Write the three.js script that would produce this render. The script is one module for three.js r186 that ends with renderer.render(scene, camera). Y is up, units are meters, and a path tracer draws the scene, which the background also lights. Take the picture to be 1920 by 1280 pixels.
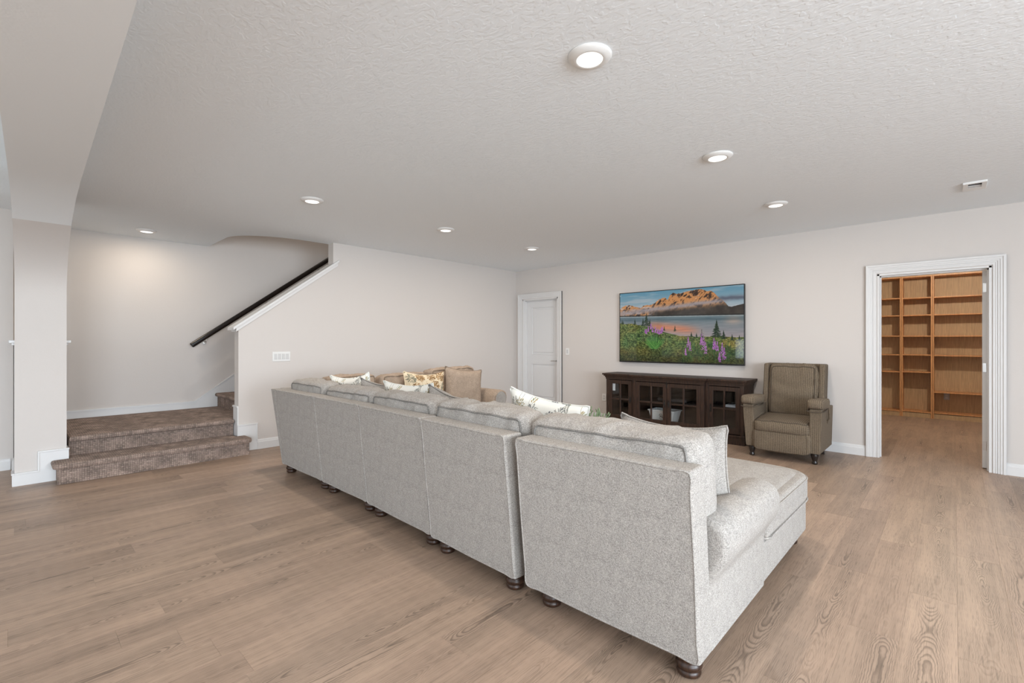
import * as THREE from 'three';
import { RoundedBoxGeometry } from 'three/addons/geometries/RoundedBoxGeometry.js';
import { mergeGeometries, toCreasedNormals } from 'three/addons/utils/BufferGeometryUtils.js';
import { RectAreaLightUniformsLib } from 'three/addons/lights/RectAreaLightUniformsLib.js';

// ───────────── camera, sky, daylight, exposure ─────────────
const scene = new THREE.Scene();
const camera = new THREE.PerspectiveCamera(71.85, 1920 / 1280, 0.05, 200);
camera.position.set(0, 1.27, 0);
camera.rotation.y = 0.7541;
camera.updateMatrixWorld();
const renderer = new THREE.WebGLRenderer({ antialias: true });
renderer.toneMapping = THREE.LinearToneMapping;
renderer.toneMappingExposure = 0.86;
renderer.shadowMap.enabled = true;
RectAreaLightUniformsLib.init();
scene.background = new THREE.Color(0.80, 0.90, 1.0);      // even overcast sky, seen only through the windows
scene.backgroundIntensity = 4;
const DAY = [0.80, 0.90, 1.0], DAY_POWER = 26;              // daylight standing in each window opening
const LAMP = [1.0, 0.91, 0.81], LAMP_POWER = 640;         // recessed ceiling lights
const CLOSET_LAMP = [1.0, 0.88, 0.72];

function daylight(x, y, z, w, h, tx, tz, power = DAY_POWER) {
  const l = new THREE.RectAreaLight(new THREE.Color().setRGB(...DAY), power, w, h);
  l.name = 'window_daylight'; l.position.set(x, y, z); l.lookAt(x + tx, y, z + tz); scene.add(l);
}
daylight(4.58, 1.45, -1.0, 2.5, 1.7, -1, 0);
daylight(4.58, 1.45, 2.4, 2.5, 1.7, -1, 0);
daylight(-4.9, 0.85, 4.98, 1.7, 1.0, 0, -1, 5);
daylight(-2.0, 1.25, 4.98, 2.6, 1.9, 0, -1, 2.4);

// ───────────── helpers ─────────────
let seed = 12345;
const rnd = () => { seed = (seed + 0x6d2b79f5) | 0; let t = Math.imul(seed ^ (seed >>> 15), 1 | seed); t = (t + Math.imul(t ^ (t >>> 7), 61 | t)) ^ t; return ((t ^ (t >>> 14)) >>> 0) / 4294967296; };
const hash = (x, y, s = 0) => { let h = Math.imul(x | 0, 374761393) + Math.imul(y | 0, 668265263) + Math.imul(s | 0, 2147483647 - 977); h = Math.imul(h ^ (h >>> 13), 1274126177); return ((h ^ (h >>> 16)) >>> 0) / 4294967296; };
const sm = (t) => t * t * (3 - 2 * t), mix = (a, b, t) => a + (b - a) * t, clamp = (v, a = 0, b = 1) => Math.min(b, Math.max(a, v));
const step = (a, b, v) => sm(clamp((v - a) / (b - a)));
function noise(x, y, s = 0, px = 0, py = 0) {              // value noise, periodic when px, py are given
  const xi = Math.floor(x), yi = Math.floor(y), u = sm(x - xi), v = sm(y - yi);
  const w = (a, p) => (p ? ((a % p) + p) % p : a);
  const x0 = w(xi, px), x1 = w(xi + 1, px), y0 = w(yi, py), y1 = w(yi + 1, py);
  return mix(mix(hash(x0, y0, s), hash(x1, y0, s), u), mix(hash(x0, y1, s), hash(x1, y1, s), u), v);
}
const fbm = (x, y, s = 0, o = 4) => { let a = 0, k = 0.5, n = 0; for (let i = 0; i < o; i++) { a += k * noise(x, y, s + i); n += k; x *= 2; y *= 2; k *= 0.5; } return a / n; };

const used = {};
function numbered(name) { const n = (used[name] = (used[name] ?? -1) + 1); return n ? name + '_' + String(n).padStart(3, '0') : name; }
function shade(o) { o.traverse((m) => { if (m.isMesh) { m.castShadow = true; m.receiveShadow = true; } }); return o; }
function tag(o, label, category, group) { o.userData.label = label; if (category) o.userData.category = category; if (group) o.userData.group = group; return o; }
function obj(name, geo, mat, parent = scene) {
  const g = Array.isArray(geo) ? merge(geo) : geo;
  const m = new THREE.Mesh(g, mat); m.name = parent === scene ? numbered(name) : name; m.castShadow = m.receiveShadow = true; parent.add(m); return m;
}
function merge(list) { return mergeGeometries(list.map((g) => { const q = g.index ? g.toNonIndexed() : g; for (const k of Object.keys(q.attributes)) if (!['position', 'normal', 'uv'].includes(k)) q.deleteAttribute(k); return q; })); }
function thing(name, label, category, [x, y, z] = [0, 0, 0], turn = 0, group) {
  const o = new THREE.Group(); o.name = numbered(name); scene.add(o); o.position.set(x, y, z); o.rotation.y = turn; tag(o, label, category, group); return o;
}
function struct(name, geo, mat, label) { const m = obj(name, geo, mat); m.userData.kind = 'structure'; if (label) m.userData.label = label; return m; }
function sgroup(name, label) { const o = new THREE.Group(); o.name = name; o.userData.kind = 'structure'; o.userData.label = label; scene.add(o); return o; }
// uv in metres, by the main direction of every triangle
function boxUV(geo) {
  const g = geo.index ? geo.toNonIndexed() : geo, p = g.attributes.position, uv = new Float32Array(p.count * 2);
  const a = new THREE.Vector3(), b = new THREE.Vector3(), c = new THREE.Vector3();
  for (let i = 0; i < p.count; i += 3) {
    a.fromBufferAttribute(p, i); b.fromBufferAttribute(p, i + 1); c.fromBufferAttribute(p, i + 2);
    const n = b.clone().sub(a).cross(c.clone().sub(a)), ax = Math.abs(n.x), ay = Math.abs(n.y), az = Math.abs(n.z);
    for (let k = 0; k < 3; k++) {
      const x = p.getX(i + k), y = p.getY(i + k), z = p.getZ(i + k);
      const q = ay >= ax && ay >= az ? [x, z] : ax >= az ? [z, y] : [x, y];
      uv[(i + k) * 2] = q[0]; uv[(i + k) * 2 + 1] = q[1];
    }
  }
  g.setAttribute('uv', new THREE.BufferAttribute(uv, 2)); return g;
}
const box = (x0, y0, z0, x1, y1, z1) => { const g = new THREE.BoxGeometry(Math.abs(x1 - x0), Math.abs(y1 - y0), Math.abs(z1 - z0)); g.translate((x0 + x1) / 2, (y0 + y1) / 2, (z0 + z1) / 2); return boxUV(g); };
const rbox = (x0, y0, z0, x1, y1, z1, r = 0.004, s = 2) => { const g = new RoundedBoxGeometry(Math.abs(x1 - x0), Math.abs(y1 - y0), Math.abs(z1 - z0), s, r); g.translate((x0 + x1) / 2, (y0 + y1) / 2, (z0 + z1) / 2); return boxUV(g); };
function shape(pts, holes = []) {
  const s = new THREE.Shape(pts.map((p) => new THREE.Vector2(...p)));
  for (const h of holes) s.holes.push(new THREE.Path(h.map((p) => new THREE.Vector2(...p))));
  return s;
}
const rectPts = (x0, y0, x1, y1) => [[x0, y0], [x1, y0], [x1, y1], [x0, y1]];
const ext = (s, d, bevel = 0, seg = 2, curve = 12) => new THREE.ExtrudeGeometry(s, { depth: d, bevelEnabled: bevel > 0, bevelSize: bevel, bevelThickness: bevel, bevelOffset: -bevel, bevelSegments: seg, curveSegments: curve });
const extX = (pts, x0, x1, bevel = 0) => { const g = ext(shape(pts.map(([z, y]) => [-z, y])), Math.abs(x1 - x0) - 2 * bevel, bevel); g.translate(0, 0, bevel); g.rotateY(Math.PI / 2); g.translate(Math.min(x0, x1), 0, 0); return boxUV(g); };   // profile in (z, y), run along x
const extZ = (pts, z0, z1, holes = [], bevel = 0) => { const g = ext(shape(pts, holes), Math.abs(z1 - z0) - 2 * bevel, bevel); g.translate(0, 0, Math.min(z0, z1) + bevel); return boxUV(g); };          // profile in (x, y), run along z
const extY = (pts, y0, y1, holes = [], bevel = 0) => { const f = (l) => l.map(([x, z]) => [x, -z]); const g = ext(shape(f(pts), holes.map(f)), Math.abs(y1 - y0) - 2 * bevel, bevel); g.rotateX(-Math.PI / 2); g.translate(0, Math.min(y0, y1) + bevel, 0); return boxUV(g); };   // plan in (x, z)
const tube = (pts, r, closed = false, n = 0, rs = 7) => { const c = new THREE.CatmullRomCurve3(pts.map((p) => new THREE.Vector3(...p)), closed, 'centripetal'); return boxUV(new THREE.TubeGeometry(c, n || pts.length * 3, r, rs, closed)); };
const lathe = (pts, n = 24) => boxUV(new THREE.LatheGeometry(pts.map((p) => new THREE.Vector2(...p)), n));
const cyl = (r0, r1, h, x, y, z, n = 16, ax = 'y') => { const g = new THREE.CylinderGeometry(r1, r0, h, n); if (ax === 'x') g.rotateZ(Math.PI / 2); if (ax === 'z') g.rotateX(Math.PI / 2); g.translate(x, y, z); return boxUV(g); };
const warp = (g, f) => { const p = g.attributes.position, v = new THREE.Vector3(); for (let i = 0; i < p.count; i++) { v.fromBufferAttribute(p, i); f(v); p.setXYZ(i, v.x, v.y, v.z); } p.needsUpdate = true; return g; };

const smooth = (g, a = 0.5) => toCreasedNormals(g, a);

// ───────────── textures ─────────────
function dataTex(w, h, f, size, srgb = true) {             // f(x, y) gives [r, g, b] 0..255; size [w, h] in metres for one repeat
  const d = new Uint8Array(w * h * 4);
  for (let y = 0; y < h; y++) for (let x = 0; x < w; x++) { const c = f(x, y), i = (y * w + x) * 4; d[i] = clamp(c[0], 0, 255); d[i + 1] = clamp(c[1], 0, 255); d[i + 2] = clamp(c[2], 0, 255); d[i + 3] = 255; }
  const t = new THREE.DataTexture(d, w, h); t.wrapS = t.wrapT = THREE.RepeatWrapping; t.magFilter = THREE.LinearFilter; t.minFilter = THREE.LinearMipmapLinearFilter; t.generateMipmaps = true;
  if (srgb) t.colorSpace = THREE.SRGBColorSpace; if (size) t.repeat.set(1 / size[0], 1 / size[1]); t.needsUpdate = true; return t;
}
const canvasTex = (w, h, draw) => { const c = document.createElement('canvas'); c.width = w; c.height = h; draw(c.getContext('2d'), w, h); const t = new THREE.CanvasTexture(c); t.colorSpace = THREE.SRGBColorSpace; t.magFilter = THREE.LinearFilter; return t; };
const std = (o) => new THREE.MeshStandardMaterial(o);
const rgb = (r, g, b) => new THREE.Color().setRGB(r, g, b);

const wallBump = dataTex(256, 256, (x, y) => { const v = 128 + 70 * (noise(x / 8, y / 8, 3, 32, 32) - 0.5) + 60 * (noise(x / 3.2, y / 3.2, 4, 80, 80) - 0.5); return [v, v, v]; }, [0.35, 0.35], false);
const knock = dataTex(1024, 1024, (x, y) => {             // knock-down plaster: flat islands with soft edges, a little stretched
  const wx = x + 14 * (noise(x / 32, y / 32, 41, 32, 32) - 0.5), wy = y + 14 * (noise(x / 32, y / 32, 42, 32, 32) - 0.5);
  const n = 0.6 * noise(wx / 16, wy / 8, 21, 64, 128) + 0.4 * noise(wx / 8, wy / 5.33, 22, 128, 192);
  const v = 255 * (0.75 * step(0.40, 0.60, n) + 0.25 * noise(x / 4, y / 4, 23, 256, 256)); return [v, v, v];
}, [1.5, 1.5], false);
const weave = dataTex(512, 512, (x, y) => {               // heathered twill
  const a = noise(x / 1.5, y / 7, 5, 341, 73), b = noise(x / 7, y / 1.5, 6, 73, 341), c = hash(x, y, 7), d = noise(x / 60, y / 60, 8, 9, 9);
  const e = (((x + y) >> 1) & 3) < 2 ? 1 : 0;
  const v = 202 + 74 * (a - 0.5) + 74 * (b - 0.5) + 58 * (c - 0.5) + 10 * (d - 0.5) + 10 * (e - 0.5);
  return [v, v * 0.992, v * 0.98];
}, [0.25, 0.25]);
const weaveBump = dataTex(256, 256, (x, y) => { const v = 128 + 90 * (noise(x / 2, y / 5, 9, 128, 51) - 0.5) + 90 * (noise(x / 5, y / 2, 10, 51, 128) - 0.5); return [v, v, v]; }, [0.2, 0.2], false);
const tweed = dataTex(512, 512, (x, y) => {               // brown basket-weave stripes of the recliner
  const s = Math.sin((x / 512) * Math.PI * 2 * 16) * 0.5 + 0.5, k = Math.sin((y / 512) * Math.PI * 2 * 42) * 0.5 + 0.5, n = noise(x / 3, y / 3, 12, 171, 171), h = hash(x >> 2, y >> 2, 13);
  const v = 0.62 + 0.20 * s + 0.07 * k + 0.22 * (n - 0.5) + 0.26 * (h - 0.5);
  return [192 * v, 172 * v + 4 * s, 142 * v + 8 * s];
}, [0.30, 0.30]);
const carpetMap = dataTex(512, 512, (x, y) => {
  const cx = Math.floor(x / 16), cy = Math.floor(y / 16), e = ((x % 16) < 3 || (y % 16) < 3) ? -0.15 : 0.04;
  const v = 0.80 + e + 0.30 * (hash(x >> 1, y >> 1, 15) - 0.5) + 0.16 * (hash(cx, cy, 16) - 0.5) + 0.22 * (noise(x / 64, y / 64, 17, 8, 8) - 0.5);
  return [186 * v, 163 * v, 149 * v];
}, [0.55, 0.55]);
const carpetBump = dataTex(256, 256, (x, y) => { const e = ((x % 8) < 2 || (y % 8) < 2) ? 0.25 : 0.75; const v = 255 * (0.6 * e + 0.4 * hash(x, y, 18)); return [v, v, v]; }, [0.275, 0.275], false);

// oak planks: a board sawn through tapering growth rings, with pores
const PW = 0.18, PL = 1.24;
function oak(s) {
  const cx = 0.03 + 0.12 * hash(s, 1, 50), d0 = 0.020 + 0.014 * hash(s, 2, 50), tilt = (hash(s, 3, 50) - 0.5) * 0.02, ring = 0.0040 + 0.0018 * hash(s, 4, 50), plain = hash(s, 5, 50) < 0.35 ? 0.35 : 1;
  return dataTex(160, 1104, (px, py) => {
    const x = px / 160 * PW, z = py / 1104 * PL;
    const wob = (noise(z * 2.3, 0.5, s + 60) - 0.5) * 0.058 + (noise(z * 8, 3.5, s + 61) - 0.5) * 0.026;
    const xo = x - cx - (noise(z * 1.7, 7.5, s + 62) - 0.5) * 0.05 + (noise(x * 40, z * 9, s + 63) - 0.5) * 0.010 + (noise(x * 130, z * 55, s + 67) - 0.5) * 0.0042;
    const r = Math.sqrt(xo * xo + (d0 + tilt * z + wob) ** 2) / ring, fr = r - Math.floor(r);
    const late = step(0.40, 0.80, fr) * (1 - step(0.86, 1.0, fr));
    const near = Math.exp(-((xo / 0.075) ** 2)) * (0.30 + 0.70 * step(0.35, 0.65, noise(x * 12, z * 4, s + 64)));
    const pore = noise(x * 900, z * 16, s + 65), streak = noise(x * 70, z * 1.6, s + 66), blotch = fbm(x * 14, z * 3.5, s + 68, 3);
    let v = 1.04 - 0.25 * late * near * plain - 0.16 * step(0.56, 0.9, pore) + 0.07 * (streak - 0.5) + 0.13 * (blotch - 0.5) + 0.05 * (hash(px, py, s) - 0.5);
    return [166 * v, 142 * v - 1 * late, 124 * v - 2 * late];
  });
}
const OAKS = 12, oaks = []; for (let i = 0; i < OAKS; i++) { const t = oak(i); t.wrapS = t.wrapT = THREE.ClampToEdgeWrapping; oaks.push(t); }
const darkWood = dataTex(256, 1024, (x, y) => { const v = 0.72 + 0.5 * (noise(x / 5, y / 90, 30, 51, 11) - 0.5) + 0.35 * (noise(x / 2, y / 40, 31, 128, 26) - 0.5) + 0.1 * (hash(x, y, 32) - 0.5); return [104 * v, 76 * v, 60 * v]; }, [0.25, 1.0]);
const beech = dataTex(256, 1024, (x, y) => { const v = 0.95 + 0.12 * (noise(x / 6, y / 120, 33, 43, 9) - 0.5) + 0.10 * (noise(x / 2, y / 50, 34, 128, 20) - 0.5) + 0.03 * (hash(x, y, 35) - 0.5); return [222 * v, 168 * v, 116 * v]; }, [0.3, 1.2]);

// ───────────── materials ─────────────
const M = {
  wall: std({ color: rgb(0.655, 0.61, 0.575), roughness: 0.92, bumpMap: wallBump, bumpScale: 0.0006 }),
  ceiling: std({ color: rgb(0.885, 0.93, 0.96), roughness: 0.95, bumpMap: knock, bumpScale: 0.0008 }),
  soffit: std({ color: rgb(0.78, 0.79, 0.79), roughness: 0.92, bumpMap: wallBump, bumpScale: 0.0005 }),
  trim: std({ color: rgb(0.735, 0.725, 0.715), roughness: 0.38 }),
  door: std({ color: rgb(0.73, 0.725, 0.72), roughness: 0.42 }),
  carpet: std({ map: carpetMap, bumpMap: carpetBump, bumpScale: 0.004, roughness: 1 }),
  fabric: std({ map: weave, color: rgb(0.62, 0.582, 0.545), bumpMap: weaveBump, bumpScale: 0.0004, roughness: 1 }),
  tan: std({ map: weave, color: rgb(0.62, 0.48, 0.37), bumpMap: weaveBump, bumpScale: 0.0004, roughness: 1 }),  // grey sofa fabric, warm lamplight put into its colour; also the brown pillow
  welt: std({ map: weave, color: rgb(0.36, 0.34, 0.32), roughness: 1 }),
  warmTintWelt: std({ map: weave, color: rgb(0.40, 0.30, 0.22), roughness: 1 }),  // matching welt, same warm lamplight in its colour
  foot: std({ map: darkWood, color: rgb(0.45, 0.38, 0.33), roughness: 0.35 }),
  cabinet: std({ map: darkWood, color: rgb(0.46, 0.40, 0.35), roughness: 0.5 }),
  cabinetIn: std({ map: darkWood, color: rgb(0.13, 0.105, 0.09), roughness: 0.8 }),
  glass: new THREE.MeshPhysicalMaterial({ color: rgb(0.93, 0.94, 0.94), transmission: 1, thickness: 0, roughness: 0.02, ior: 1.5 }),
  iron: std({ color: rgb(0.03, 0.028, 0.025), roughness: 0.45, metalness: 0.6 }),
  nickel: std({ color: rgb(0.62, 0.60, 0.58), roughness: 0.3, metalness: 1 }),
  rail: std({ map: darkWood, color: rgb(0.10, 0.08, 0.07), roughness: 0.3 }),
  tweed: std({ map: tweed, color: rgb(0.54, 0.505, 0.495), bumpMap: weaveBump, bumpScale: 0.0015, roughness: 1 }),
  tweedWelt: std({ color: rgb(0.09, 0.07, 0.05), roughness: 1 }),
  darkLeg: std({ color: rgb(0.018, 0.013, 0.011), roughness: 0.3 }),
  beech: std({ map: beech, color: rgb(0.96, 0.88, 0.82), roughness: 0.45 }),
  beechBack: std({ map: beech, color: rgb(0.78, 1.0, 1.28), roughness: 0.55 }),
  black: std({ color: rgb(0.008, 0.008, 0.009), roughness: 0.25 }),
  plastic: std({ color: rgb(0.80, 0.79, 0.77), roughness: 0.35 }),
  plasticShade: std({ color: rgb(0.62, 0.61, 0.60), roughness: 0.5 }),
  slot: std({ color: rgb(0.05, 0.05, 0.055), roughness: 0.8 }),
  sub: std({ color: rgb(0.10, 0.075, 0.055), roughness: 1 }),
  lens: std({ color: rgb(0.9, 0.9, 0.88), emissive: rgb(1.0, 0.96, 0.90), emissiveIntensity: 1.6, roughness: 0.4 }),
  leaf: std({ color: rgb(0.20, 0.27, 0.15), roughness: 0.8, side: THREE.DoubleSide }),
  pot: std({ color: rgb(0.55, 0.52, 0.48), roughness: 0.8 }),
  soil: std({ color: rgb(0.05, 0.035, 0.025), roughness: 1 }),
  ground: std({ color: rgb(0.28, 0.32, 0.22), roughness: 1 }),
};

// ───────────── setting: floor ─────────────
const XL = -6.005, ZB = -6.506, H = 2.58, XR = 4.6, ZF = 5.0, XS = -7.5;
{
  const floor = sgroup('floor', 'wood-look floor of long light brown oak planks');
  obj('subfloor', box(XS - 0.2, -0.16, -10.95, XR + 0.2, -0.014, ZF + 0.2), M.sub, floor);
  const plankGeo = (() => {
    const c = 0.0006, w = PW / 2 - 0.0001, l = PL / 2 - 0.0001, y0 = -0.014, y1 = -0.0005;
    const T = [[-w + c, 0, -l + c], [w - c, 0, -l + c], [w - c, 0, l - c], [-w + c, 0, l - c]], B = [[-w, y1, -l], [w, y1, -l], [w, y1, l], [-w, y1, l]], D = B.map((p) => [p[0], y0, p[2]]);
    const P = [], U = [];
    const uvOf = (p) => [clamp(p[0] / PW + 0.5, 0.004, 0.996), clamp(p[2] / PL + 0.5, 0.001, 0.999)];
    const quad = (a, b, d, e) => { for (const p of [a, b, d, a, d, e]) { P.push(...p); U.push(...uvOf(p)); } };
    quad(T[0], T[3], T[2], T[1]);
    for (let i = 0; i < 4; i++) { const j = (i + 1) % 4; quad(T[i], T[j], B[j], B[i]); quad(B[i], B[j], D[j], D[i]); }
    const g = new THREE.BufferGeometry(); g.setAttribute('position', new THREE.Float32BufferAttribute(P, 3)); g.setAttribute('uv', new THREE.Float32BufferAttribute(U, 2)); g.computeVertexNormals(); return g;
  })();
  const flip = plankGeo.clone(); for (let i = 0; i < flip.attributes.uv.count; i++) flip.attributes.uv.setXY(i, 1 - flip.attributes.uv.getX(i), 1 - flip.attributes.uv.getY(i));
  const mats = []; const tones = [0.84, 0.94, 0.98, 1.0, 1.04];
  for (let i = 0; i < OAKS; i++) for (const t of tones) mats.push(std({ map: oaks[i], color: rgb(t, t * (0.985 + 0.015 * hash(i, 1, 70)), t * (0.955 + 0.03 * hash(i, 2, 70))), roughness: 0.44 }));
  const seen = (x, z) => {                                 // whether the photograph's frame takes in a floor point that no wall hides
    const v = new THREE.Vector3(x, 0, z).applyMatrix4(camera.matrixWorldInverse); if (v.z > -0.2) return false;
    const u = 883.34 * v.x / -v.z, w = -883.34 * v.y / -v.z; if (Math.abs(u) > 985 || w > 665) return false;
    if (z < ZB - 0.1) { const t = (ZB - 0.1) / z; return x * t > -0.64 && x * t < 0.3; }
    if (x < XL) return false;
    return !(x > -4.7 && x < -0.8 && z < -1.8 && z > -2.9);
  };
  const all = [];
  for (let i = 0; i < 70; i++) {
    const x = -0.08 + PW * (i - 42), off = i === 42 ? 0.275 : hash(i, 9, 71) * PL;
    if (x < XS || x > XR) continue;
    for (let k = 0; k < 14; k++) {
      const z = -10.9 + off - PL * 0.5 + k * PL + (i === 42 ? 0.06 : 0); if (z > ZF + 0.3 || z < -11.2) continue;
      let near = false; for (const dx of [-0.08, 0.08]) for (const dz of [-0.6, -0.3, 0, 0.3, 0.6]) near = near || seen(x + dx, z + dz);
      const key = (i * 31 + k * 17), dark = i === 42 && Math.abs(z + 4.84) < 0.3;
      all.push({ x, z, near, d: Math.hypot(x, z), m: dark ? 0 + 5 * (key % OAKS) : Math.floor(hash(i, k, 72) * mats.length), g: hash(i, k, 73) < 0.5 ? plankGeo : flip });
    }
  }
  const vis = all.filter((p) => p.near).sort((a, b) => a.d - b.d).slice(0, 300), set = new Set(vis);
  for (const p of vis) { const m = obj('plank', p.g, mats[p.m], floor); m.position.set(p.x, 0, p.z); }
  const rest = all.filter((p) => !set.has(p)).map((p) => { const g = p.g.clone(); g.translate(p.x, 0, p.z); return g; });
  const field = obj('planking', mergeGeometries(rest), mats[7], floor); field.userData.kind = 'stuff';
  console.log('planks', vis.length, 'rest', rest.length);
}

// ───────────── setting: walls and ceiling ─────────────
const DZ = 0.14;                                           // thickness of the back wall
const D1 = { x0: -5.84, x1: -5.02, y: 2.04 }, D2 = { x0: -0.617, x1: 0.262, y: 2.005 };
struct('wall_back', extZ([[XL - 0.14, 0], [D1.x0, 0], [D1.x0, D1.y], [D1.x1, D1.y], [D1.x1, 0], [D2.x0, 0], [D2.x0, D2.y], [D2.x1, D2.y], [D2.x1, 0], [XR + 0.15, 0], [XR + 0.15, H], [XL - 0.14, H]], ZB - DZ, ZB), M.wall, 'greige painted wall with the television and two doorways');
const capLine = (z) => 1.437 + 0.73 * (-1.74 - z);
struct('wall_left', extX([[-1.796, 0], [-1.796, capLine(-1.796) - 0.045], [-2.93, capLine(-2.93) - 0.045], [-2.93, H], [ZB, H], [ZB, 0]], XL - 0.14, XL), M.wall, 'greige wall beside the stairs, half height with a sloped top near the landing');
struct('wall_stair', box(XS - 0.15, 0, -7.2, XS, 5.3, -0.02), M.wall, 'tall greige wall along the far side of the stairs');
struct('wall_corner', box(XS - 0.15, 0, -0.02, -6.83, H, ZF), M.wall, 'greige wall behind the pier at the edge of the picture');
{ const g = ext(shape([[-ZB, 0], [-ZB, H], [-ZF, H], [-ZF, 0]], [rectPts(-0.25, 0.6, 2.25, 2.3), rectPts(-3.65, 0.6, -1.15, 2.3)]), 0.15); g.rotateY(Math.PI / 2); g.translate(XR, 0, 0);
  struct('wall_right', boxUV(g), M.wall, 'greige wall with two windows'); }
struct('wall_front', extZ(rectPts(XS, 0, XR + 0.15, H), ZF, ZF + 0.15, [rectPts(-5.75, 0.35, -4.05, 1.35), rectPts(-3.3, 0.3, -0.7, 2.2)]), M.wall, 'greige wall behind the camera');
{
  const hole = []; const r = 0.55, xe = -6.15, ze = -1.868;
  hole.push([XS, ze]); hole.push([xe - r, ze]);
  for (let i = 1; i <= 12; i++) { const a = Math.PI / 2 * (i / 12); hole.push([xe - r + r * Math.sin(a), ze - r * 1.4 + r * 1.4 * Math.cos(a)]); }
  hole.push([xe, -7.1]); hole.push([XS, -7.1]);
  const outline = [[XS - 0.15, ZF + 0.15], [XS - 0.15, ze], ...hole.slice(1), [xe, -7.2], [xe, -11], [XR + 0.15, -11], [XR + 0.15, ZF + 0.15]];
  struct('ceiling', extY(outline.filter((p) => !(p[0] === XS && p[1] < ze)), H, H + 0.3), M.ceiling, 'white ceiling with a rough knock-down plaster texture and an opening over the stairs');
  struct('wall_upstairs', [box(xe, H + 0.3, -7.2, xe + 0.14, 5.3, ze), box(XS, H + 0.3, ze, xe + 0.14, 5.3, ze + 0.14), box(XS - 0.15, 2.0, -7.35, xe + 0.14, 5.3, -7.2), box(XS - 0.15, 5.3, -7.35, xe + 0.14, 5.4, ze + 0.14)], M.wall, 'upper walls of the stairwell');
}
{ // pier and arched header, cut as one curved shape
  const pts = [[XL - 0.14, 0], [XL, 0], [XL, 1.64]];
  for (let i = 1; i <= 28; i++) { const a = Math.PI / 2 * i / 28, n = 2 / 2.12; pts.push([-4.2 - 1.805 * Math.pow(Math.cos(a), n), 1.64 + 0.70 * Math.pow(Math.sin(a), n)]); }
  pts.push([XR, 2.34], [XR, H + 0.01], [XL - 0.14, H + 0.01]);
  const cut = pts.findIndex((p) => p[1] > 2.20), skew = (v) => { if (v.x > XL) v.z += (v.x - XL) * 0.0205; };
  struct('wall_pier', smooth(warp(extZ([...pts.slice(0, cut + 1), [pts[cut][0], H + 0.01], [XL - 0.14, H + 0.01]], -0.357, -0.024), skew)), M.wall, 'greige painted pier at the left end of the stairs');
  struct('trim_1', smooth(warp(extZ([...pts.slice(cut, -1), [pts[cut][0], H + 0.01]], -0.357, -0.024), skew)), M.soffit, 'smooth white arched header curving overhead from the pier');
  struct('wall_landing', box(XS, 0, -0.357, XL - 0.14, 1.235, -0.024), M.wall, 'low wall behind the pier');
  struct('trim_2', [rbox(XS, 1.255, -0.395, XL - 0.10, 1.282, 0.012, 0.006), rbox(XS, 1.235, -0.375, XL - 0.12, 1.256, -0.006, 0.004)], M.trim, 'white cap on the low wall behind the pier');
}
// storeroom behind the open doorway
struct('wall_storeroom', [box(-2.2, 0, -10.85, -2.05, H, ZB - DZ), box(1.45, 0, -10.85, 1.6, H, ZB - DZ), box(-2.2, 0, -10.85, 1.6, H, -10.70)], M.wall, 'walls of the storeroom behind the doorway');
struct('terrain', box(-40, -0.5, -40, 40, -0.3, 40), M.ground, 'lawn outside');

// windows behind the camera, for the daylight
function windowUnit(n, cx, cy, cz, w, h, alongX) {
  const g = sgroup('window_' + n, 'white framed window'); g.position.set(cx, cy, cz); if (!alongX) g.rotation.y = Math.PI / 2;
  const f = 0.06, bars = [];
  for (const s of [-1, 1]) { bars.push(box(s * w / 2, -h / 2, -0.05, s * (w / 2 - f), h / 2, 0.05)); bars.push(box(-w / 2, s * h / 2, -0.05, w / 2, s * (h / 2 - f), 0.05)); }
  bars.push(box(-0.03, -h / 2, -0.03, 0.03, h / 2, 0.03)); obj('window_frame', bars, M.trim, g);
  for (const s of [-1, 1]) obj('pane', box(s * 0.03, -h / 2 + f, -0.003, s * (w / 2 - f), h / 2 - f, 0.003), M.glass, g);
}
windowUnit(1, XR + 0.09, 1.45, -1.0, 2.5, 1.7, false);
windowUnit(2, XR + 0.09, 1.45, 2.4, 2.5, 1.7, false);
windowUnit(3, -4.9, 0.85, ZF + 0.09, 1.7, 1.0, true);
windowUnit(4, -2.0, 1.25, ZF + 0.09, 2.6, 1.9, true);

// ───────────── trim ─────────────
const BB = [[0, 0], [0.016, 0], [0.016, 0.082], [0.012, 0.090], [0.011, 0.100], [0.006, 0.110], [0, 0.115]];
function boardZ(x, z0, z1, side, y = 0, k = 1) { return extZ(BB.map(([a, b]) => [x + side * a, y + b * k]), Math.min(z0, z1), Math.max(z0, z1)); }
function boardX(z, x0, x1, side, y = 0) { return extX(BB.map(([a, b]) => [z + side * a, y + b]), x0, x1); }
struct('baseboard_back', [boardX(ZB, -4.926, D2.x0 - 0.1, 1), boardX(ZB, D2.x1 + 0.09, XR, 1)], M.trim, 'white baseboard of the television wall');
struct('baseboard_left', [boardZ(XL, ZB, -1.9955, 1)], M.trim, 'white baseboard of the left wall');
struct('baseboard_corner', [boardZ(-6.83, 0.0, ZF, 1), boardX(-0.024, -6.83, XL - 0.02, 1)], M.trim, 'white baseboard at the far left');
struct('baseboard_right', [boardZ(XR, ZB, ZF, -1), boardX(ZF, -6.83, XR, -1)], M.trim, 'white baseboard behind the camera');
const edgeTrim = (x, z0, z1, y0, y1) => [box(x, y0, z0, x + 0.016, y1, z1)];
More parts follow.
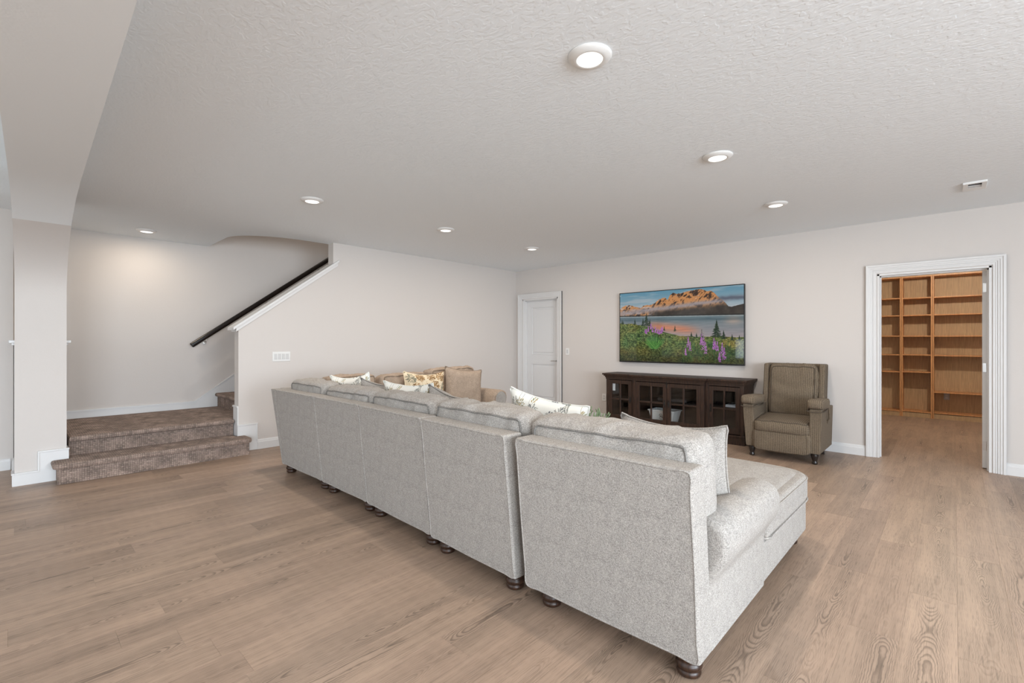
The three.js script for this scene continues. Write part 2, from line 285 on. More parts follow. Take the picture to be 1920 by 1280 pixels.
{ // stepped plinth boards where the stairs meet pier and wall
  const a = XL, t = 0.016, L = [[-0.022, 0], [-0.022, 0.115], [-0.175, 0.115], [-0.175, 0.285], [-0.372, 0.285], [-0.372, 0]];
  const face = (p, x0, x1) => extX(p, x0, x1, 0.002);
  struct('trim_3', [face(L, a + 0.001, a + t),
    rbox(a + 0.002, 0.101, -0.024, a + t + 0.007, 0.116, -0.181, 0.003), rbox(a + 0.002, 0.103, -0.1665, a + t + 0.0063, 0.284, -0.1795, 0.003), rbox(a + 0.002, 0.271, -0.166, a + t + 0.007, 0.286, -0.375, 0.003),
    box(a - 0.14, 0.001, -0.0235, a + t - 0.001, 0.113, -0.0095), rbox(a - 0.14, 0.1005, -0.0238, a + t + 0.0068, 0.1155, -0.003, 0.003),
    box(a - 0.14, 0.001, -0.3575, a + t - 0.001, 0.284, -0.3715)], M.trim, 'white stepped baseboard around the foot of the pier');
  const R = [[-1.782, 0.001], [-1.782, 0.312], [-1.995, 0.312], [-1.995, 0.001]];
  struct('trim_4', [face(R, a + 0.001, a + t), rbox(a + 0.002, 0.298, -1.777, a + t + 0.007, 0.313, -1.999, 0.003), rbox(a + 0.002, 0.100, -1.982, a + t + 0.0063, 0.311, -1.9965, 0.003),
    box(a - 0.14, 0.001, -1.7955, a + t * 0.4, 0.520, -1.7825), rbox(a - 0.15, 0.508, -1.7955, a + t * 0.6, 0.528, -1.775, 0.003)], M.trim, 'white stepped baseboard at the end of the half wall');
  const S = [[-0.357, 0.36], [-0.357, 0.462], [-1.70, 0.462], [-5.2, 0.462 + 3.5 * 0.715], [-5.2, 0.2 + 3.5 * 0.715], [-2.1, 0.36]];
  const bead = (dy, th, px) => extX([[-0.357, 0.462 + dy], [-0.357, 0.462 + dy - th], [-1.695, 0.462 + dy - th], [-5.2, 0.462 + dy - th + 3.505 * 0.715], [-5.2, 0.462 + dy + 3.505 * 0.715], [-1.70, 0.462 + dy]], XS, XS + px);
  struct('trim_5', [extX(S, XS, XS + 0.014), bead(0.004, 0.014, 0.022), bead(-0.016, 0.006, 0.018)], M.trim, 'white skirting that follows the landing and the stairs up the wall');
  // sloped cap of the half wall
  const cap = (y0, y1, x0, x1, z0, z1) => extX([[z0, capLine(z0) + y0], [z0, capLine(z0) + y1], [z1, capLine(z1) + y1], [z1, capLine(z1) + y0]], x0, x1, 0.003);
  struct('trim_6', [cap(-0.032, 0, XL - 0.185, XL + 0.04, -1.735, -2.93), cap(-0.075, -0.031, XL - 0.165, XL + 0.02, -1.768, -2.93), cap(-0.032, 0, XL + 0.001, XL + 0.04, -2.925, -3.0), cap(-0.075, -0.031, XL + 0.001, XL + 0.02, -2.925, -2.99)], M.trim, 'white sloped cap on top of the stair half wall');
}
// door casings: stepped profile swept round the opening
function casing(n, d, label) {
  const w = 0.098, z = ZB, g = sgroup('trim_' + n, label), e = 0.008;
  const ring = (a, b, th) => extZ([[d.x0 - b, 0], [d.x0 - b, d.y + b], [d.x1 + b, d.y + b], [d.x1 + b, 0], [d.x1 + a, 0], [d.x1 + a, d.y + a], [d.x0 - a, d.y + a], [d.x0 - a, 0]], z, z + th, [], 0.0015);
  obj('casing', [ring(e, w, 0.010), ring(0.026, 0.036, 0.014), ring(0.042, w, 0.018), ring(0.058, w, 0.024), ring(0.078, w, 0.032)], M.trim, g);
  const j = 0.018;
  obj('jamb', [box(d.x0, 0, z - DZ - 0.004, d.x0 + j, d.y, z + 0.004), box(d.x1 - j, 0, z - DZ - 0.004, d.x1, d.y, z + 0.004), box(d.x0, d.y - j, z - DZ - 0.004, d.x1, d.y, z + 0.004)], M.trim, g);
  obj('door_stop', [box(d.x0 + j, 0, z - 0.095, d.x0 + j + 0.011, d.y - j, z - 0.06), box(d.x1 - j - 0.011, 0, z - 0.095, d.x1 - j, d.y - j, z - 0.06), box(d.x0 + j, d.y - j - 0.011, z - 0.095, d.x1 - j, d.y - j, z - 0.06)], M.trim, g);
  return g;
}
casing(7, D1, 'white moulded casing around the closed door');
casing(8, D2, 'white moulded casing around the open doorway');
// doors: slab with two sunk panels each framed by a bead
function doorLeaf(g, w, h) {                               // leaf from x = 0 to w, thickness along z 0 .. 0.035, hinge at x = 0
  const st = 0.115, mid0 = 0.86, mid1 = 1.02, bot = 0.22, top = h - 0.12;
  const P = [rectPts(st, bot, w - st, mid0), rectPts(st, mid1, w - st, top)];
  obj('door_slab', [extZ(rectPts(0, 0, w, h), 0, 0.035, P), box(st, bot, 0.012, w - st, mid0, 0.020), box(st, mid1, 0.012, w - st, top, 0.020)], M.door, g);
  for (const p of P) {
    const x0 = p[0][0], y0 = p[0][1], x1 = p[2][0], y1 = p[2][1], q = [];
    q.push(extZ(rectPts(x0, y0, x1, y1), 0.018, 0.034, [rectPts(x0 + 0.014, y0 + 0.014, x1 - 0.014, y1 - 0.014)], 0.004));
    q.push(extZ(rectPts(x0 + 0.045, y0 + 0.045, x1 - 0.045, y1 - 0.045), 0.018, 0.030, [], 0.006));
    obj('panel', q, M.door, g);
  }
}
{
  const g = sgroup('door_1', 'closed white two-panel door with a lever handle'); g.position.set(D1.x0 + 0.02, 0.008, ZB - 0.132);
  const w = D1.x1 - D1.x0 - 0.04; doorLeaf(g, w, D1.y - 0.03);
  obj('lever_handle', [cyl(0.026, 0.026, 0.010, w - 0.06, 0.92, 0.040, 20, 'z'), cyl(0.010, 0.010, 0.045, w - 0.06, 0.92, 0.062, 12, 'z'), tube([[w - 0.06, 0.92, 0.083], [w - 0.10, 0.921, 0.086], [w - 0.17, 0.918, 0.084]], 0.009)], M.nickel, g);
}
{
  const g = sgroup('door_2', 'white door swung open into the storeroom, seen edge on, with three hinges'); g.position.set(D2.x1 - 0.060, 0.008, ZB - DZ - 0.022); g.rotation.y = THREE.MathUtils.degToRad(84);
  // hinge edge at the local origin, leaf runs away from the room
  doorLeaf(g, 0.85, D2.y - 0.035);
  for (const y of [0.22, 1.0, 1.80]) obj('hinge', [rbox(-0.003, y - 0.045, 0.004, 0.0005, y + 0.045, 0.034, 0.001), cyl(0.007, 0.007, 0.09, -0.006, y, 0.037, 10)], M.nickel, g);
}

// ───────────── stairs ─────────────
{
  const st = thing('staircase', 'brown-grey carpeted stairs with two steps up to a landing and a flight turning right', 'stairs');
  const nose = (len) => { const s = []; const r = 0.026; s.push([0, -0.05]); s.push([0.03, -0.05]); for (let i = 0; i <= 8; i++) { const a = -Math.PI / 2 + Math.PI * i / 8; s.push([0.036 + r * Math.cos(a) * 0.9, -0.026 + r * Math.sin(a)]); } s.push([0, 0]); return s; };
  const tread = (x, y, z0, z1) => { const g = extZ(nose().map(([a, b]) => [a, b]), z0, z1, [], 0); g.translate(x, y, 0); return g; };   // nosing that looks to +x
  const Y1 = 0.19, Y2 = 0.372;
  const first = obj('step', [extY([[-6.12, -0.376], [-5.985, -0.376], [-5.985, -0.285], [-5.775, -0.285], [-5.775, -1.838], [-5.985, -1.838], [-5.985, -1.776], [-6.12, -1.776]], 0.001, Y1 - 0.02), extY([[-6.12, -0.376], [-5.983, -0.376], [-5.983, -0.25], [-5.78, -0.25], [-5.745, -0.262], [-5.725, -0.29], [-5.722, -1.82], [-5.74, -1.852], [-5.78, -1.865], [-5.983, -1.865], [-5.983, -1.774], [-6.12, -1.774]], Y1 - 0.052, Y1, [], 0.022)], M.carpet, st);
  obj('landing', [extY([[-7.484, -0.376], [-6.115, -0.376], [-6.115, -1.774], [-6.152, -1.774], [-6.152, -1.99], [-7.484, -1.99]], 0.001, Y2 - 0.02), extY([[-7.483, -0.376], [-6.085, -0.376], [-6.065, -0.38], [-6.062, -1.768], [-6.07, -1.773], [-6.152, -1.774], [-6.152, -2.0], [-7.483, -2.0]], Y2 - 0.05, Y2, [], 0.02)], M.carpet, st);
  for (let i = 0; i < 11; i++) {
    const y = Y2 + 0.186 * (i + 1), z = -1.975 - 0.258 * i;
    obj('step', [box(-7.484, y - 0.30, z - 0.30, -6.15, y - 0.01, z), extY([[-7.484, z + 0.03], [-7.46, z + 0.034], [-6.17, z + 0.034], [-6.15, z + 0.03], [-6.15, z - 0.29], [-7.484, z - 0.29]], y - 0.05, y, [], 0.02)], M.carpet, st);
  }
}
{
  const r = thing('handrail', 'black sloping wooden handrail on the stair wall held by metal brackets', 'handrail');
  const z0 = -1.66, z1 = -4.9, yOf = (z) => 1.222 + 0.734 * (-1.66 - z), L = Math.hypot(z1 - z0, yOf(z1) - yOf(z0)), ang = Math.atan(0.734);
  const pts = []; for (let i = 0; i < 20; i++) { const a = i / 20 * Math.PI * 2, c = Math.cos(a), s = Math.sin(a); pts.push([0.028 * Math.sign(c) * Math.pow(Math.abs(c), 0.75), 0.033 * Math.sign(s) * Math.pow(Math.abs(s), 0.75)]); }
  const g = ext(shape(pts), L, 0.012, 3); g.translate(0, 0, -L); g.rotateX(ang); g.translate(XS + 0.085, yOf(z0), z0); obj('rail', boxUV(g), M.rail, r);
  for (const z of [-1.82, -2.62, -3.42, -4.22]) { const y = yOf(z); obj('bracket', [cyl(0.026, 0.026, 0.012, XS + 0.006, y - 0.09, z, 18, 'x'), tube([[XS + 0.01, y - 0.09, z], [XS + 0.05, y - 0.092, z], [XS + 0.08, y - 0.07, z], [XS + 0.085, y - 0.035, z]], 0.007), rbox(XS + 0.07, y - 0.04, z - 0.03, XS + 0.10, y - 0.032, z + 0.03, 0.003)], M.nickel, r); }
}

// ───────────── ceiling fittings ─────────────
const LG = 'recessed ceiling lights';
function downlight(x, z, label, power = LAMP_POWER, y = H, glow = LAMP) {
  const t = thing('ceiling_light', label, 'ceiling light', [x, y, z], 0, undefined);
  obj('trim_ring', lathe([[0.060, -0.019], [0.064, -0.021], [0.076, -0.019], [0.092, -0.012], [0.1, -0.004], [0.1, 0.001], [0.06, 0.001], [0.06, -0.019]], 40), M.plastic, t);
  obj('lens', lathe([[0, -0.0185], [0.05, -0.0180], [0.0605, -0.016], [0.0605, -0.002], [0, -0.002]], 32), M.lens, t);
  const l = new THREE.RectAreaLight(new THREE.Color().setRGB(...glow), power, 0.085, 0.085); l.name = 'ceiling_light_glow'; l.position.set(x, y - 0.021, z); l.lookAt(x, y - 1, z); scene.add(l);
  return t;
}
downlight(-1.22, -1.82, 'largest round ceiling light, alone above the chaise, with a wide white ring');
downlight(-1.22, -3.42, 'round ceiling light between the largest one and the one above the recliner');
downlight(-1.24, -4.99, 'round ceiling light above the recliner, closest to the ceiling vent');
downlight(-4.33, -1.91, 'round ceiling light above the far left end of the sofa');
downlight(-4.33, -3.48, 'round ceiling light above the warm-tinted sofa section, middle of its row of three');
downlight(-4.33, -5.02, 'smallest round ceiling light, nearest the closed white door');
downlight(-6.95, -1.10, 'round ceiling light over the carpeted stair landing', 300, H, [1, 0.84, 0.66]);
downlight(-6.85, -3.6, 'added unseen round ceiling light high up at the top of the stairwell', 900, 5.3);  // lamp added out of view to brighten the stairwell
{
  const t = thing('ceiling_vent', 'small white rectangular ceiling vent with a dark slot above the storeroom doorway', 'vent', [0.123, H, -5.525]);
  obj('cover', [extY(rectPts(-0.072, -0.125, 0.072, 0.125).map(([a, b]) => [a, b]), -0.016, 0.001, [rectPts(-0.044, -0.03, 0.044, 0.105)], 0.003)], M.plastic, t);
  obj('grille', [box(-0.044, -0.004, -0.03, 0.044, 0.0005, 0.105)], M.slot, t);
  obj('louver', [box(-0.043, -0.013, -0.026, 0.043, -0.006, 0.004), box(-0.043, -0.013, 0.012, 0.043, -0.006, 0.022)], M.plasticShade, t);
}

// ───────────── switches and outlets ─────────────
{
  const t = thing('light_switch', 'white four-gang rocker switch plate on the wall beside the stairs', 'switch', [XL, 1.087, -2.27]);
  obj('plate', rbox(0, -0.058, -0.104, 0.007, 0.058, 0.104, 0.003), M.plastic, t);
  for (let i = 0; i < 4; i++) { const z = 0.069 - i * 0.046; const g = rbox(0, -0.033, -0.0165, 0.006, 0.033, 0.0165, 0.002); g.rotateZ(0.05); g.translate(0.006, 0, z); obj('rocker', g, M.plasticShade, t); }
  const s = thing('light_switch', 'white single switch plate right of the closed door', 'switch', [-4.81, 1.10, ZB]);
  obj('plate', rbox(-0.036, -0.058, 0, 0.036, 0.058, 0.007, 0.003), M.plastic, s);
  { const g = rbox(-0.0165, -0.033, 0, 0.0165, 0.033, 0.006, 0.002); g.rotateX(0.05); g.translate(0, 0, 0.006); obj('rocker', g, M.plasticShade, s); }
  const o = thing('power_outlet', 'white wall outlet left of the dark media cabinet', 'outlet', [-4.085, 0.378, ZB]);
  obj('plate', rbox(-0.036, -0.058, 0, 0.036, 0.058, 0.007, 0.003), M.plastic, o);
  for (const y of [-0.02, 0.02]) obj('socket', [rbox(-0.017, y - 0.014, 0.004, 0.017, y + 0.014, 0.0085, 0.003)], M.plasticShade, o);
  const b = thing('power_outlet', 'grey outlet in the back of the wide bookcase, under its lowest loose shelf', 'outlet', [-0.095, 0.355, -10.672]);
  obj('plate', rbox(-0.036, -0.055, 0, 0.036, 0.055, 0.007, 0.003), std({ color: rgb(0.45, 0.46, 0.48), roughness: 0.5 }), b);
  for (const y of [-0.02, 0.02]) obj('socket', [rbox(-0.017, y - 0.014, 0.004, 0.017, y + 0.014, 0.0085, 0.003)], M.plasticShade, b);
}

// ───────────── soft shapes ─────────────
// box cushion: a rounded block, crowned on its two large faces; returns the surface and the two welt lines
function blockCushion(w, h, d, o = {}) {
  const n = o.n ?? 7, cr = o.crown ?? 0.2, s = o.seed ?? 1, wr = o.wrinkle ?? 0.006, seg = o.seg ?? 20, side = o.side ?? 0.02;
  const f = (a, b, c) => {
    const rho = Math.pow(Math.abs(a) ** 11 + Math.abs(b) ** 11, 1 / 11), k = Math.pow(rho ** n + Math.abs(c) ** n, -1 / n), x = a * k, y = b * k, z = c * k;
    const mid = (1 - x * x) * (1 - y * y), ripple = (fbm(x * 3.5 + s * 7, y * 3.5 + z * 2, s, 3) - 0.5) * wr * 2 + (noise(x * 13 + s, y * 3 + z * 3, s + 3) - 0.5) * wr * (1 - mid);
    return [x * (w / 2 + side * (1 - y * y) * (1 - z * z)) + ripple * 0.4 * x, y * (h / 2 + side * (1 - x * x) * (1 - z * z)) + ripple * Math.abs(y), z * (d / 2) * (1 + cr * mid) + ripple * Math.sign(z || 1)];
  };
  const g = new THREE.BoxGeometry(2, 2, 2, seg, Math.round(seg * 0.7), 8);
  warp(g, (v) => { const q = f(v.x, v.y, v.z); v.set(...q); });
  const ng = weld(g);
  const welt = (c) => { const L = [], N = 14; for (const [a0, b0, a1, b1] of [[-1, -1, 1, -1], [1, -1, 1, 1], [1, 1, -1, 1], [-1, 1, -1, -1]]) for (let i = 0; i < N; i++) L.push(f(mix(a0, a1, i / N), mix(b0, b1, i / N), c)); return L.map((p) => [p[0] * 1.004, p[1] * 1.004, p[2] * 1.012]); };
  return { geo: ng, welts: [welt(1), welt(-1)] };
}
function weld(g) {                                          // smooth normals across the seams of a warped box
  const p = g.attributes.position, key = new Map(), idx = [], pos = [];
  for (let i = 0; i < p.count; i++) { const k = [p.getX(i), p.getY(i), p.getZ(i)].map((v) => Math.round(v * 1e5)).join(); if (!key.has(k)) { key.set(k, pos.length / 3); pos.push(p.getX(i), p.getY(i), p.getZ(i)); } idx.push(key.get(k)); }
  const q = new THREE.BufferGeometry(); q.setAttribute('position', new THREE.Float32BufferAttribute(pos, 3)); q.setIndex([...g.index.array].map((i) => idx[i])); q.computeVertexNormals(); return boxUV(q);
}
// knife-edge throw pillow, thickness along z; uv 0..1 on each face when own is true
function pillowGeo(w, h, t, s, own = false, slump = 0) {
  const N = 18, P = [], U = [], I = [];
  for (const side of [1, -1]) {
    const base = P.length / 3;
    for (let j = 0; j <= N; j++) for (let i = 0; i <= N; i++) {
      const u = i / N * 2 - 1, v = j / N * 2 - 1, e = Math.pow(Math.max(0, 1 - u ** 4), 0.6) * Math.pow(Math.max(0, 1 - v ** 4), 0.6);
      const x = w / 2 * u * (1 - 0.07 * (1 - v * v) * 1), y = h / 2 * v * (1 - 0.09 * (1 - u * u));
      const r = (fbm(u * 2 + s, v * 2 + side, s, 3) - 0.5) * 0.03 * e;
      P.push(x, y - slump * (1 - u * u) * step(0, 1, v), side * (t / 2 * e + (e > 0.01 ? r : 0)) + slump * 0.3 * (noise(u * 1.5, v, s) - 0.5)); U.push(i / N, j / N);
    }
    for (let j = 0; j < N; j++) for (let i = 0; i < N; i++) { const a = base + j * (N + 1) + i, b = a + 1, c = a + N + 1, d = c + 1; side > 0 ? I.push(a, b, d, a, d, c) : I.push(a, d, b, a, c, d); }
  }
  const g = new THREE.BufferGeometry(); g.setAttribute('position', new THREE.Float32BufferAttribute(P, 3)); g.setAttribute('uv', new THREE.Float32BufferAttribute(U, 2)); g.setIndex(I); g.computeVertexNormals();
  return own ? g : boxUV(g);
}
function pillowEdge(w, h, s, slump = 0, r = 0.0045) {
  const L = [], N = 10, f = (u, v) => [w / 2 * u * (1 - 0.07 * (1 - v * v)), h / 2 * v * (1 - 0.09 * (1 - u * u)) - slump * (1 - u * u) * step(0, 1, v), slump * 0.3 * (noise(u * 1.5, v, s) - 0.5)];
  for (const [a0, b0, a1, b1] of [[-1, -1, 1, -1], [1, -1, 1, 1], [1, 1, -1, 1], [-1, 1, -1, -1]]) for (let i = 0; i < N; i++) L.push(f(mix(a0, a1, i / N), mix(b0, b1, i / N)));
  return tube(L, r, true, 90, 6);
}

// ───────────── sectional sofa ─────────────
const SG = 'sections of the grey sectional sofa';
const footGeo = lathe([[0, 0], [0.030, 0], [0.043, 0.008], [0.046, 0.018], [0.043, 0.027], [0.038, 0.030], [0.047, 0.036], [0.050, 0.046], [0.047, 0.056], [0.041, 0.060], [0.046, 0.066], [0.046, 0.080], [0.03, 0.09], [0, 0.09]], 20);
const BY0 = 0.088, BY1 = 0.815, RAKE = 0.075, BT = 0.125;
const lean = (v) => { v.z += RAKE * (v.y - BY0) / (BY1 - BY0); };
function backFrame(parent, x0, x1, fab, welt, name = 'back_frame') {       // outer face at local z = 0, leaning out at the top
  const g = new RoundedBoxGeometry(x1 - x0, BY1 - BY0, BT, 3, 0.012); g.translate((x0 + x1) / 2, (BY0 + BY1) / 2, -BT / 2);
  warp(g, (v) => { v.y += (hash(Math.round(v.x * 50), 3, 4) - 0.5) * 0.001; lean(v); }); g.computeVertexNormals();
  const m = obj(name, boxUV(g), fab, parent);
  const e = 0.010, ring = [[x0 + e, BY0 + e], [(x0 + x1) / 2, BY0 + e * 0.6], [x1 - e, BY0 + e], [x1 - e * 0.6, (BY0 + BY1) / 2], [x1 - e, BY1 - e], [(x0 + x1) / 2, BY1 - e * 0.6], [x0 + e, BY1 - e], [x0 + e * 0.6, (BY0 + BY1) / 2]];
  const L = []; for (let i = 0; i < 8; i++) { const a = ring[i], b = ring[(i + 1) % 8]; for (let k = 0; k < 5; k++) L.push([mix(a[0], b[0], k / 5), mix(a[1], b[1], k / 5), -0.002]); }
  obj('piping', tube(L.map(([x, y, z]) => [x, y, z + RAKE * (y - BY0) / (BY1 - BY0)]), 0.0045, true, 160, 6), fab, m);
  return m;
}
function feet(parent, list) { for (const [x, z] of list) { const f = obj('foot', footGeo, M.foot, parent); f.position.set(x, 0, z); } }
function backCushion(parent, cx, w, s, fab, welt, o = {}) {
  const h = o.h ?? 0.45, d = o.d ?? 0.20, c = blockCushion(w, h, d, { seed: s, crown: 0.28, wrinkle: 0.011, n: 6, seg: 28, side: 0.012 });
  const m = obj('back_cushion', c.geo, fab, parent); m.position.set(cx, (o.y ?? 0.665), (o.z ?? -0.17)); m.rotation.x = 0.10 + (o.tip ?? 0); m.rotation.z = o.roll ?? 0;
  obj('piping', [tube(c.welts[0], 0.0055, true, 220, 6), tube(c.welts[1], 0.0055, true, 220, 6)], welt, m); return m;
}
function seatCushion(parent, x0, x1, z0, z1, s, fab, welt) {
  const c = blockCushion(x1 - x0, Math.abs(z1 - z0), 0.17, { seed: s, crown: 0.22, wrinkle: 0.006, n: 8 });
  const m = obj('seat_cushion', c.geo, fab, parent); m.rotation.x = -Math.PI / 2; m.position.set((x0 + x1) / 2, 0.375, (z0 + z1) / 2);
  obj('piping', [tube(c.welts[0], 0.005, true, 160, 6)], welt, m); return m;
}
function rollArm(parent, x, z0, z1, out, fab, welt, R = 0.10, yc = 0.495) {   // roll along z; out = +1 leans to +x
  const N = 30, dy = yc - 0.495, k = R / 0.10, cv = new THREE.SplineCurve([[0, 0.30], [0.004, 0.345], [0.030, 0.395], [0.062, 0.455], [0.069, 0.525], [0.043, 0.578], [-0.024, 0.602], [-0.10, 0.584], [-0.150, 0.535], [-0.168, 0.46], [-0.17, 0.40]].map(([a, b]) => new THREE.Vector2(x + out * a * k, b + dy))).getPoints(N);
  const inner = x - out * 0.17 * k, P = [[x, BY0], ...cv.map((p) => [p.x, p.y]), [inner, BY0]];
  const g = ext(shape(out > 0 ? P : P.slice().reverse()), Math.abs(z1 - z0) - 0.06, 0.03, 5); g.translate(0, 0, Math.min(z0, z1) + 0.03);
  const m = obj('arm', smooth(boxUV(g), 0.7), fab, parent);
  const zz = Math.min(z0, z1), mid = new THREE.Vector2(x - out * 0.05, yc), ring = cv.slice(4).map((p) => [mix(mid.x, p.x, 0.78), mix(mid.y, p.y, 0.78), zz + 0.004]);
  obj('piping', tube(ring, 0.0045, false, 60, 6), welt, m); return m;
}
function armless(x0, x1, z, label, s, o = {}) {
  const w = x1 - x0, t = thing('sofa_section', label, 'sofa', [(x0 + x1) / 2, 0, z], o.turn ?? 0, SG);
  backFrame(t, -w / 2, w / 2, M.fabric, M.welt);
  obj('seat_base', rbox(-w / 2 + 0.008, BY0, -0.94, w / 2 - 0.008, 0.285, -0.10, 0.015, 3), M.fabric, t);
  seatCushion(t, -w / 2 + 0.003, w / 2 - 0.003, -0.955, -0.20, s, M.fabric, M.welt);
  backCushion(t, o.dx ?? 0, o.cw ?? w - 0.024, s + 10, M.fabric, M.welt, o);
  feet(t, [[-w / 2 + 0.075, -0.075], [w / 2 - 0.075, -0.075], [-w / 2 + 0.08, -0.86], [w / 2 - 0.08, -0.86]]);
  return t;
}
armless(-3.886, -3.136, -1.794, 'grey armless sofa section second from the corner, its back behind one cushion', 1, { cw: 0.785, dx: -0.065, roll: 0.01, turn: -0.012 });
armless(-3.127, -2.320, -1.766, 'middle grey armless sofa section, third of five backs from the left', 2, { cw: 0.795, dx: -0.065, y: 0.675, turn: -0.042 });
armless(-2.311, -1.583, -1.724, 'grey armless sofa section left of the gap beside the chaise', 3, { cw: 0.795, dx: -0.015, y: 0.68, turn: -0.044 });
{ // chaise end with one rolled arm
  const x0 = -1.518, x1 = -0.671, w = x1 - x0, cx = (x0 + x1) / 2, t = thing('sofa_section', 'nearest grey sofa section, a chaise with one low rolled arm and a long seat', 'sofa', [cx, 0, -1.708], 0, SG);
  backFrame(t, -w / 2, w / 2, M.fabric, M.welt);
  const b = extY([[-w / 2 + 0.004, -0.1], [w / 2 - 0.008, -0.1], [w / 2 - 0.008, -1.70], [w / 2 - 0.05, -1.745], [-w / 2 + 0.05, -1.745], [-w / 2 + 0.004, -1.70]].reverse(), BY0, 0.285, [], 0.012);
  obj('seat_base', b, M.fabric, t);
  // T-shaped seat cushion: narrow beside the arm, full width in front of it
  const ax = w / 2 - 0.175, sh = new THREE.Shape(); const pz = (z) => -z;
  sh.moveTo(-w / 2 + 0.005, pz(-0.2)); sh.lineTo(ax, pz(-0.2)); sh.lineTo(ax, pz(-0.80)); sh.quadraticCurveTo(ax, pz(-0.84), ax + 0.04, pz(-0.84)); sh.lineTo(w / 2 - 0.02, pz(-0.84)); sh.quadraticCurveTo(w / 2 + 0.006, pz(-0.84), w / 2 + 0.006, pz(-0.87));
  sh.lineTo(w / 2 + 0.012, pz(-1.62)); sh.quadraticCurveTo(w / 2 + 0.01, pz(-1.80), w / 2 - 0.16, pz(-1.825)); sh.quadraticCurveTo(0, pz(-1.86), -w / 2 + 0.14, pz(-1.825)); sh.quadraticCurveTo(-w / 2, pz(-1.80), -w / 2 + 0.005, pz(-1.64)); sh.lineTo(-w / 2 + 0.005, pz(-0.2));
  // filled as a fine grid so that the top can crown and sag
  const outline = sh.getPoints(14), inside = (x, y) => { let c = false; for (let i = 0, j = outline.length - 1; i < outline.length; j = i++) { const a = outline[i], d = outline[j]; if ((a.y > y) !== (d.y > y) && x < (d.x - a.x) * (y - a.y) / (d.y - a.y) + a.x) c = !c; } return c; };
  const g = ext(sh, 0.085, 0.034, 5, 14); g.rotateX(-Math.PI / 2); g.translate(0, 0.322, 0);
  const m = obj('seat_cushion', boxUV(subdivTop(g, outline, inside)), M.fabric, t);
  const wl = outline.filter((p, i) => !i || p.distanceTo(outline[i - 1]) > 0.004).map((p) => [p.x, 0, -p.y]);
  const inset = (k) => wl.map(([x, , z]) => [x * 0.997, k, -1.0 + (z + 1.0) * 0.997]);
  obj('piping', [tube(densify(inset(0.322 - 0.026)), 0.0055, true, 240, 6), tube(densify(inset(0.322 + 0.101)), 0.004, true, 240, 6)], M.fabric, m);
  const arm = rollArm(t, w / 2 - 0.004, -0.10, -0.825, 1, M.fabric, M.welt);
  backCushion(t, -0.025, 0.845, 31, M.fabric, M.welt, { y: 0.685, z: -0.165, h: 0.43, d: 0.22 });
  feet(t, [[-w / 2 + 0.10, -0.085], [w / 2 - 0.07, -0.07], [-w / 2 + 0.08, -1.64], [w / 2 - 0.09, -1.66]]);
}
function densify(p) { const r = []; for (let i = 0; i < p.length; i++) { const a = p[i], b = p[(i + 1) % p.length], k = Math.max(1, Math.ceil(Math.hypot(b[0] - a[0], b[2] - a[2]) / 0.06)); for (let j = 0; j < k; j++) r.push([mix(a[0], b[0], j / k), a[1], mix(a[2], b[2], j / k)]); } return r; }
function subdivTop(g, outline, inside) {                    // adds a crowned grid just over the flat top of an extruded cushion
  const P = [], N = [26, 48], lo = [1e9, 1e9], hi = [-1e9, -1e9]; for (const p of outline) { lo[0] = Math.min(lo[0], p.x); lo[1] = Math.min(lo[1], p.y); hi[0] = Math.max(hi[0], p.x); hi[1] = Math.max(hi[1], p.y); }
  const dist = (x, y) => { let d = 1e9; for (let i = 0; i < outline.length; i++) { const a = outline[i], b = outline[(i + 1) % outline.length], l2 = a.distanceToSquared(b) || 1e-9, t = clamp(((x - a.x) * (b.x - a.x) + (y - a.y) * (b.y - a.y)) / l2); d = Math.min(d, Math.hypot(x - mix(a.x, b.x, t), y - mix(a.y, b.y, t))); } return d; };
  const hgt = (x, y) => { const d = dist(x, y); return (d < 0.05 ? -0.03 * (0.05 - d) / 0.02 : 0.034 * Math.pow(clamp((d - 0.05) / 0.22), 0.8)) + 0.010 * (fbm(x * 5, y * 5, 77, 3) - 0.5) * clamp((d - 0.05) / 0.1) - 0.001; };
  const at = (i, j) => { const x = mix(lo[0], hi[0], i / N[0]), y = mix(lo[1], hi[1], j / N[1]); return [x, 0.322 + 0.119 + hgt(x, y), -y]; };
  for (let j = 0; j < N[1]; j++) for (let i = 0; i < N[0]; i++) { const a = at(i, j), b = at(i + 1, j), c = at(i + 1, j + 1), d = at(i, j + 1); if ([a, b, c, d].some((q) => !inside(q[0], -q[2]) || dist(q[0], -q[2]) < 0.026)) continue; P.push(...a, ...b, ...c, ...a, ...c, ...d); }
  const q = new THREE.BufferGeometry(); q.setAttribute('position', new THREE.Float32BufferAttribute(P, 3)); q.setAttribute('uv', new THREE.Float32BufferAttribute(new Float32Array(P.length / 3 * 2), 2)); q.computeVertexNormals();
  smoothNormals(q); return merge([g, q]);
}
function smoothNormals(g) { const p = g.attributes.position, n = g.attributes.normal, m = new Map(); const k = (i) => Math.round(p.getX(i) * 1e4) + ',' + Math.round(p.getY(i) * 1e4) + ',' + Math.round(p.getZ(i) * 1e4); for (let i = 0; i < p.count; i++) { const q = m.get(k(i)) ?? m.set(k(i), new THREE.Vector3()).get(k(i)); q.x += n.getX(i); q.y += n.getY(i); q.z += n.getZ(i); } for (let i = 0; i < p.count; i++) { const v = m.get(k(i)).clone().normalize(); n.setXYZ(i, v.x, v.y, v.z); } }
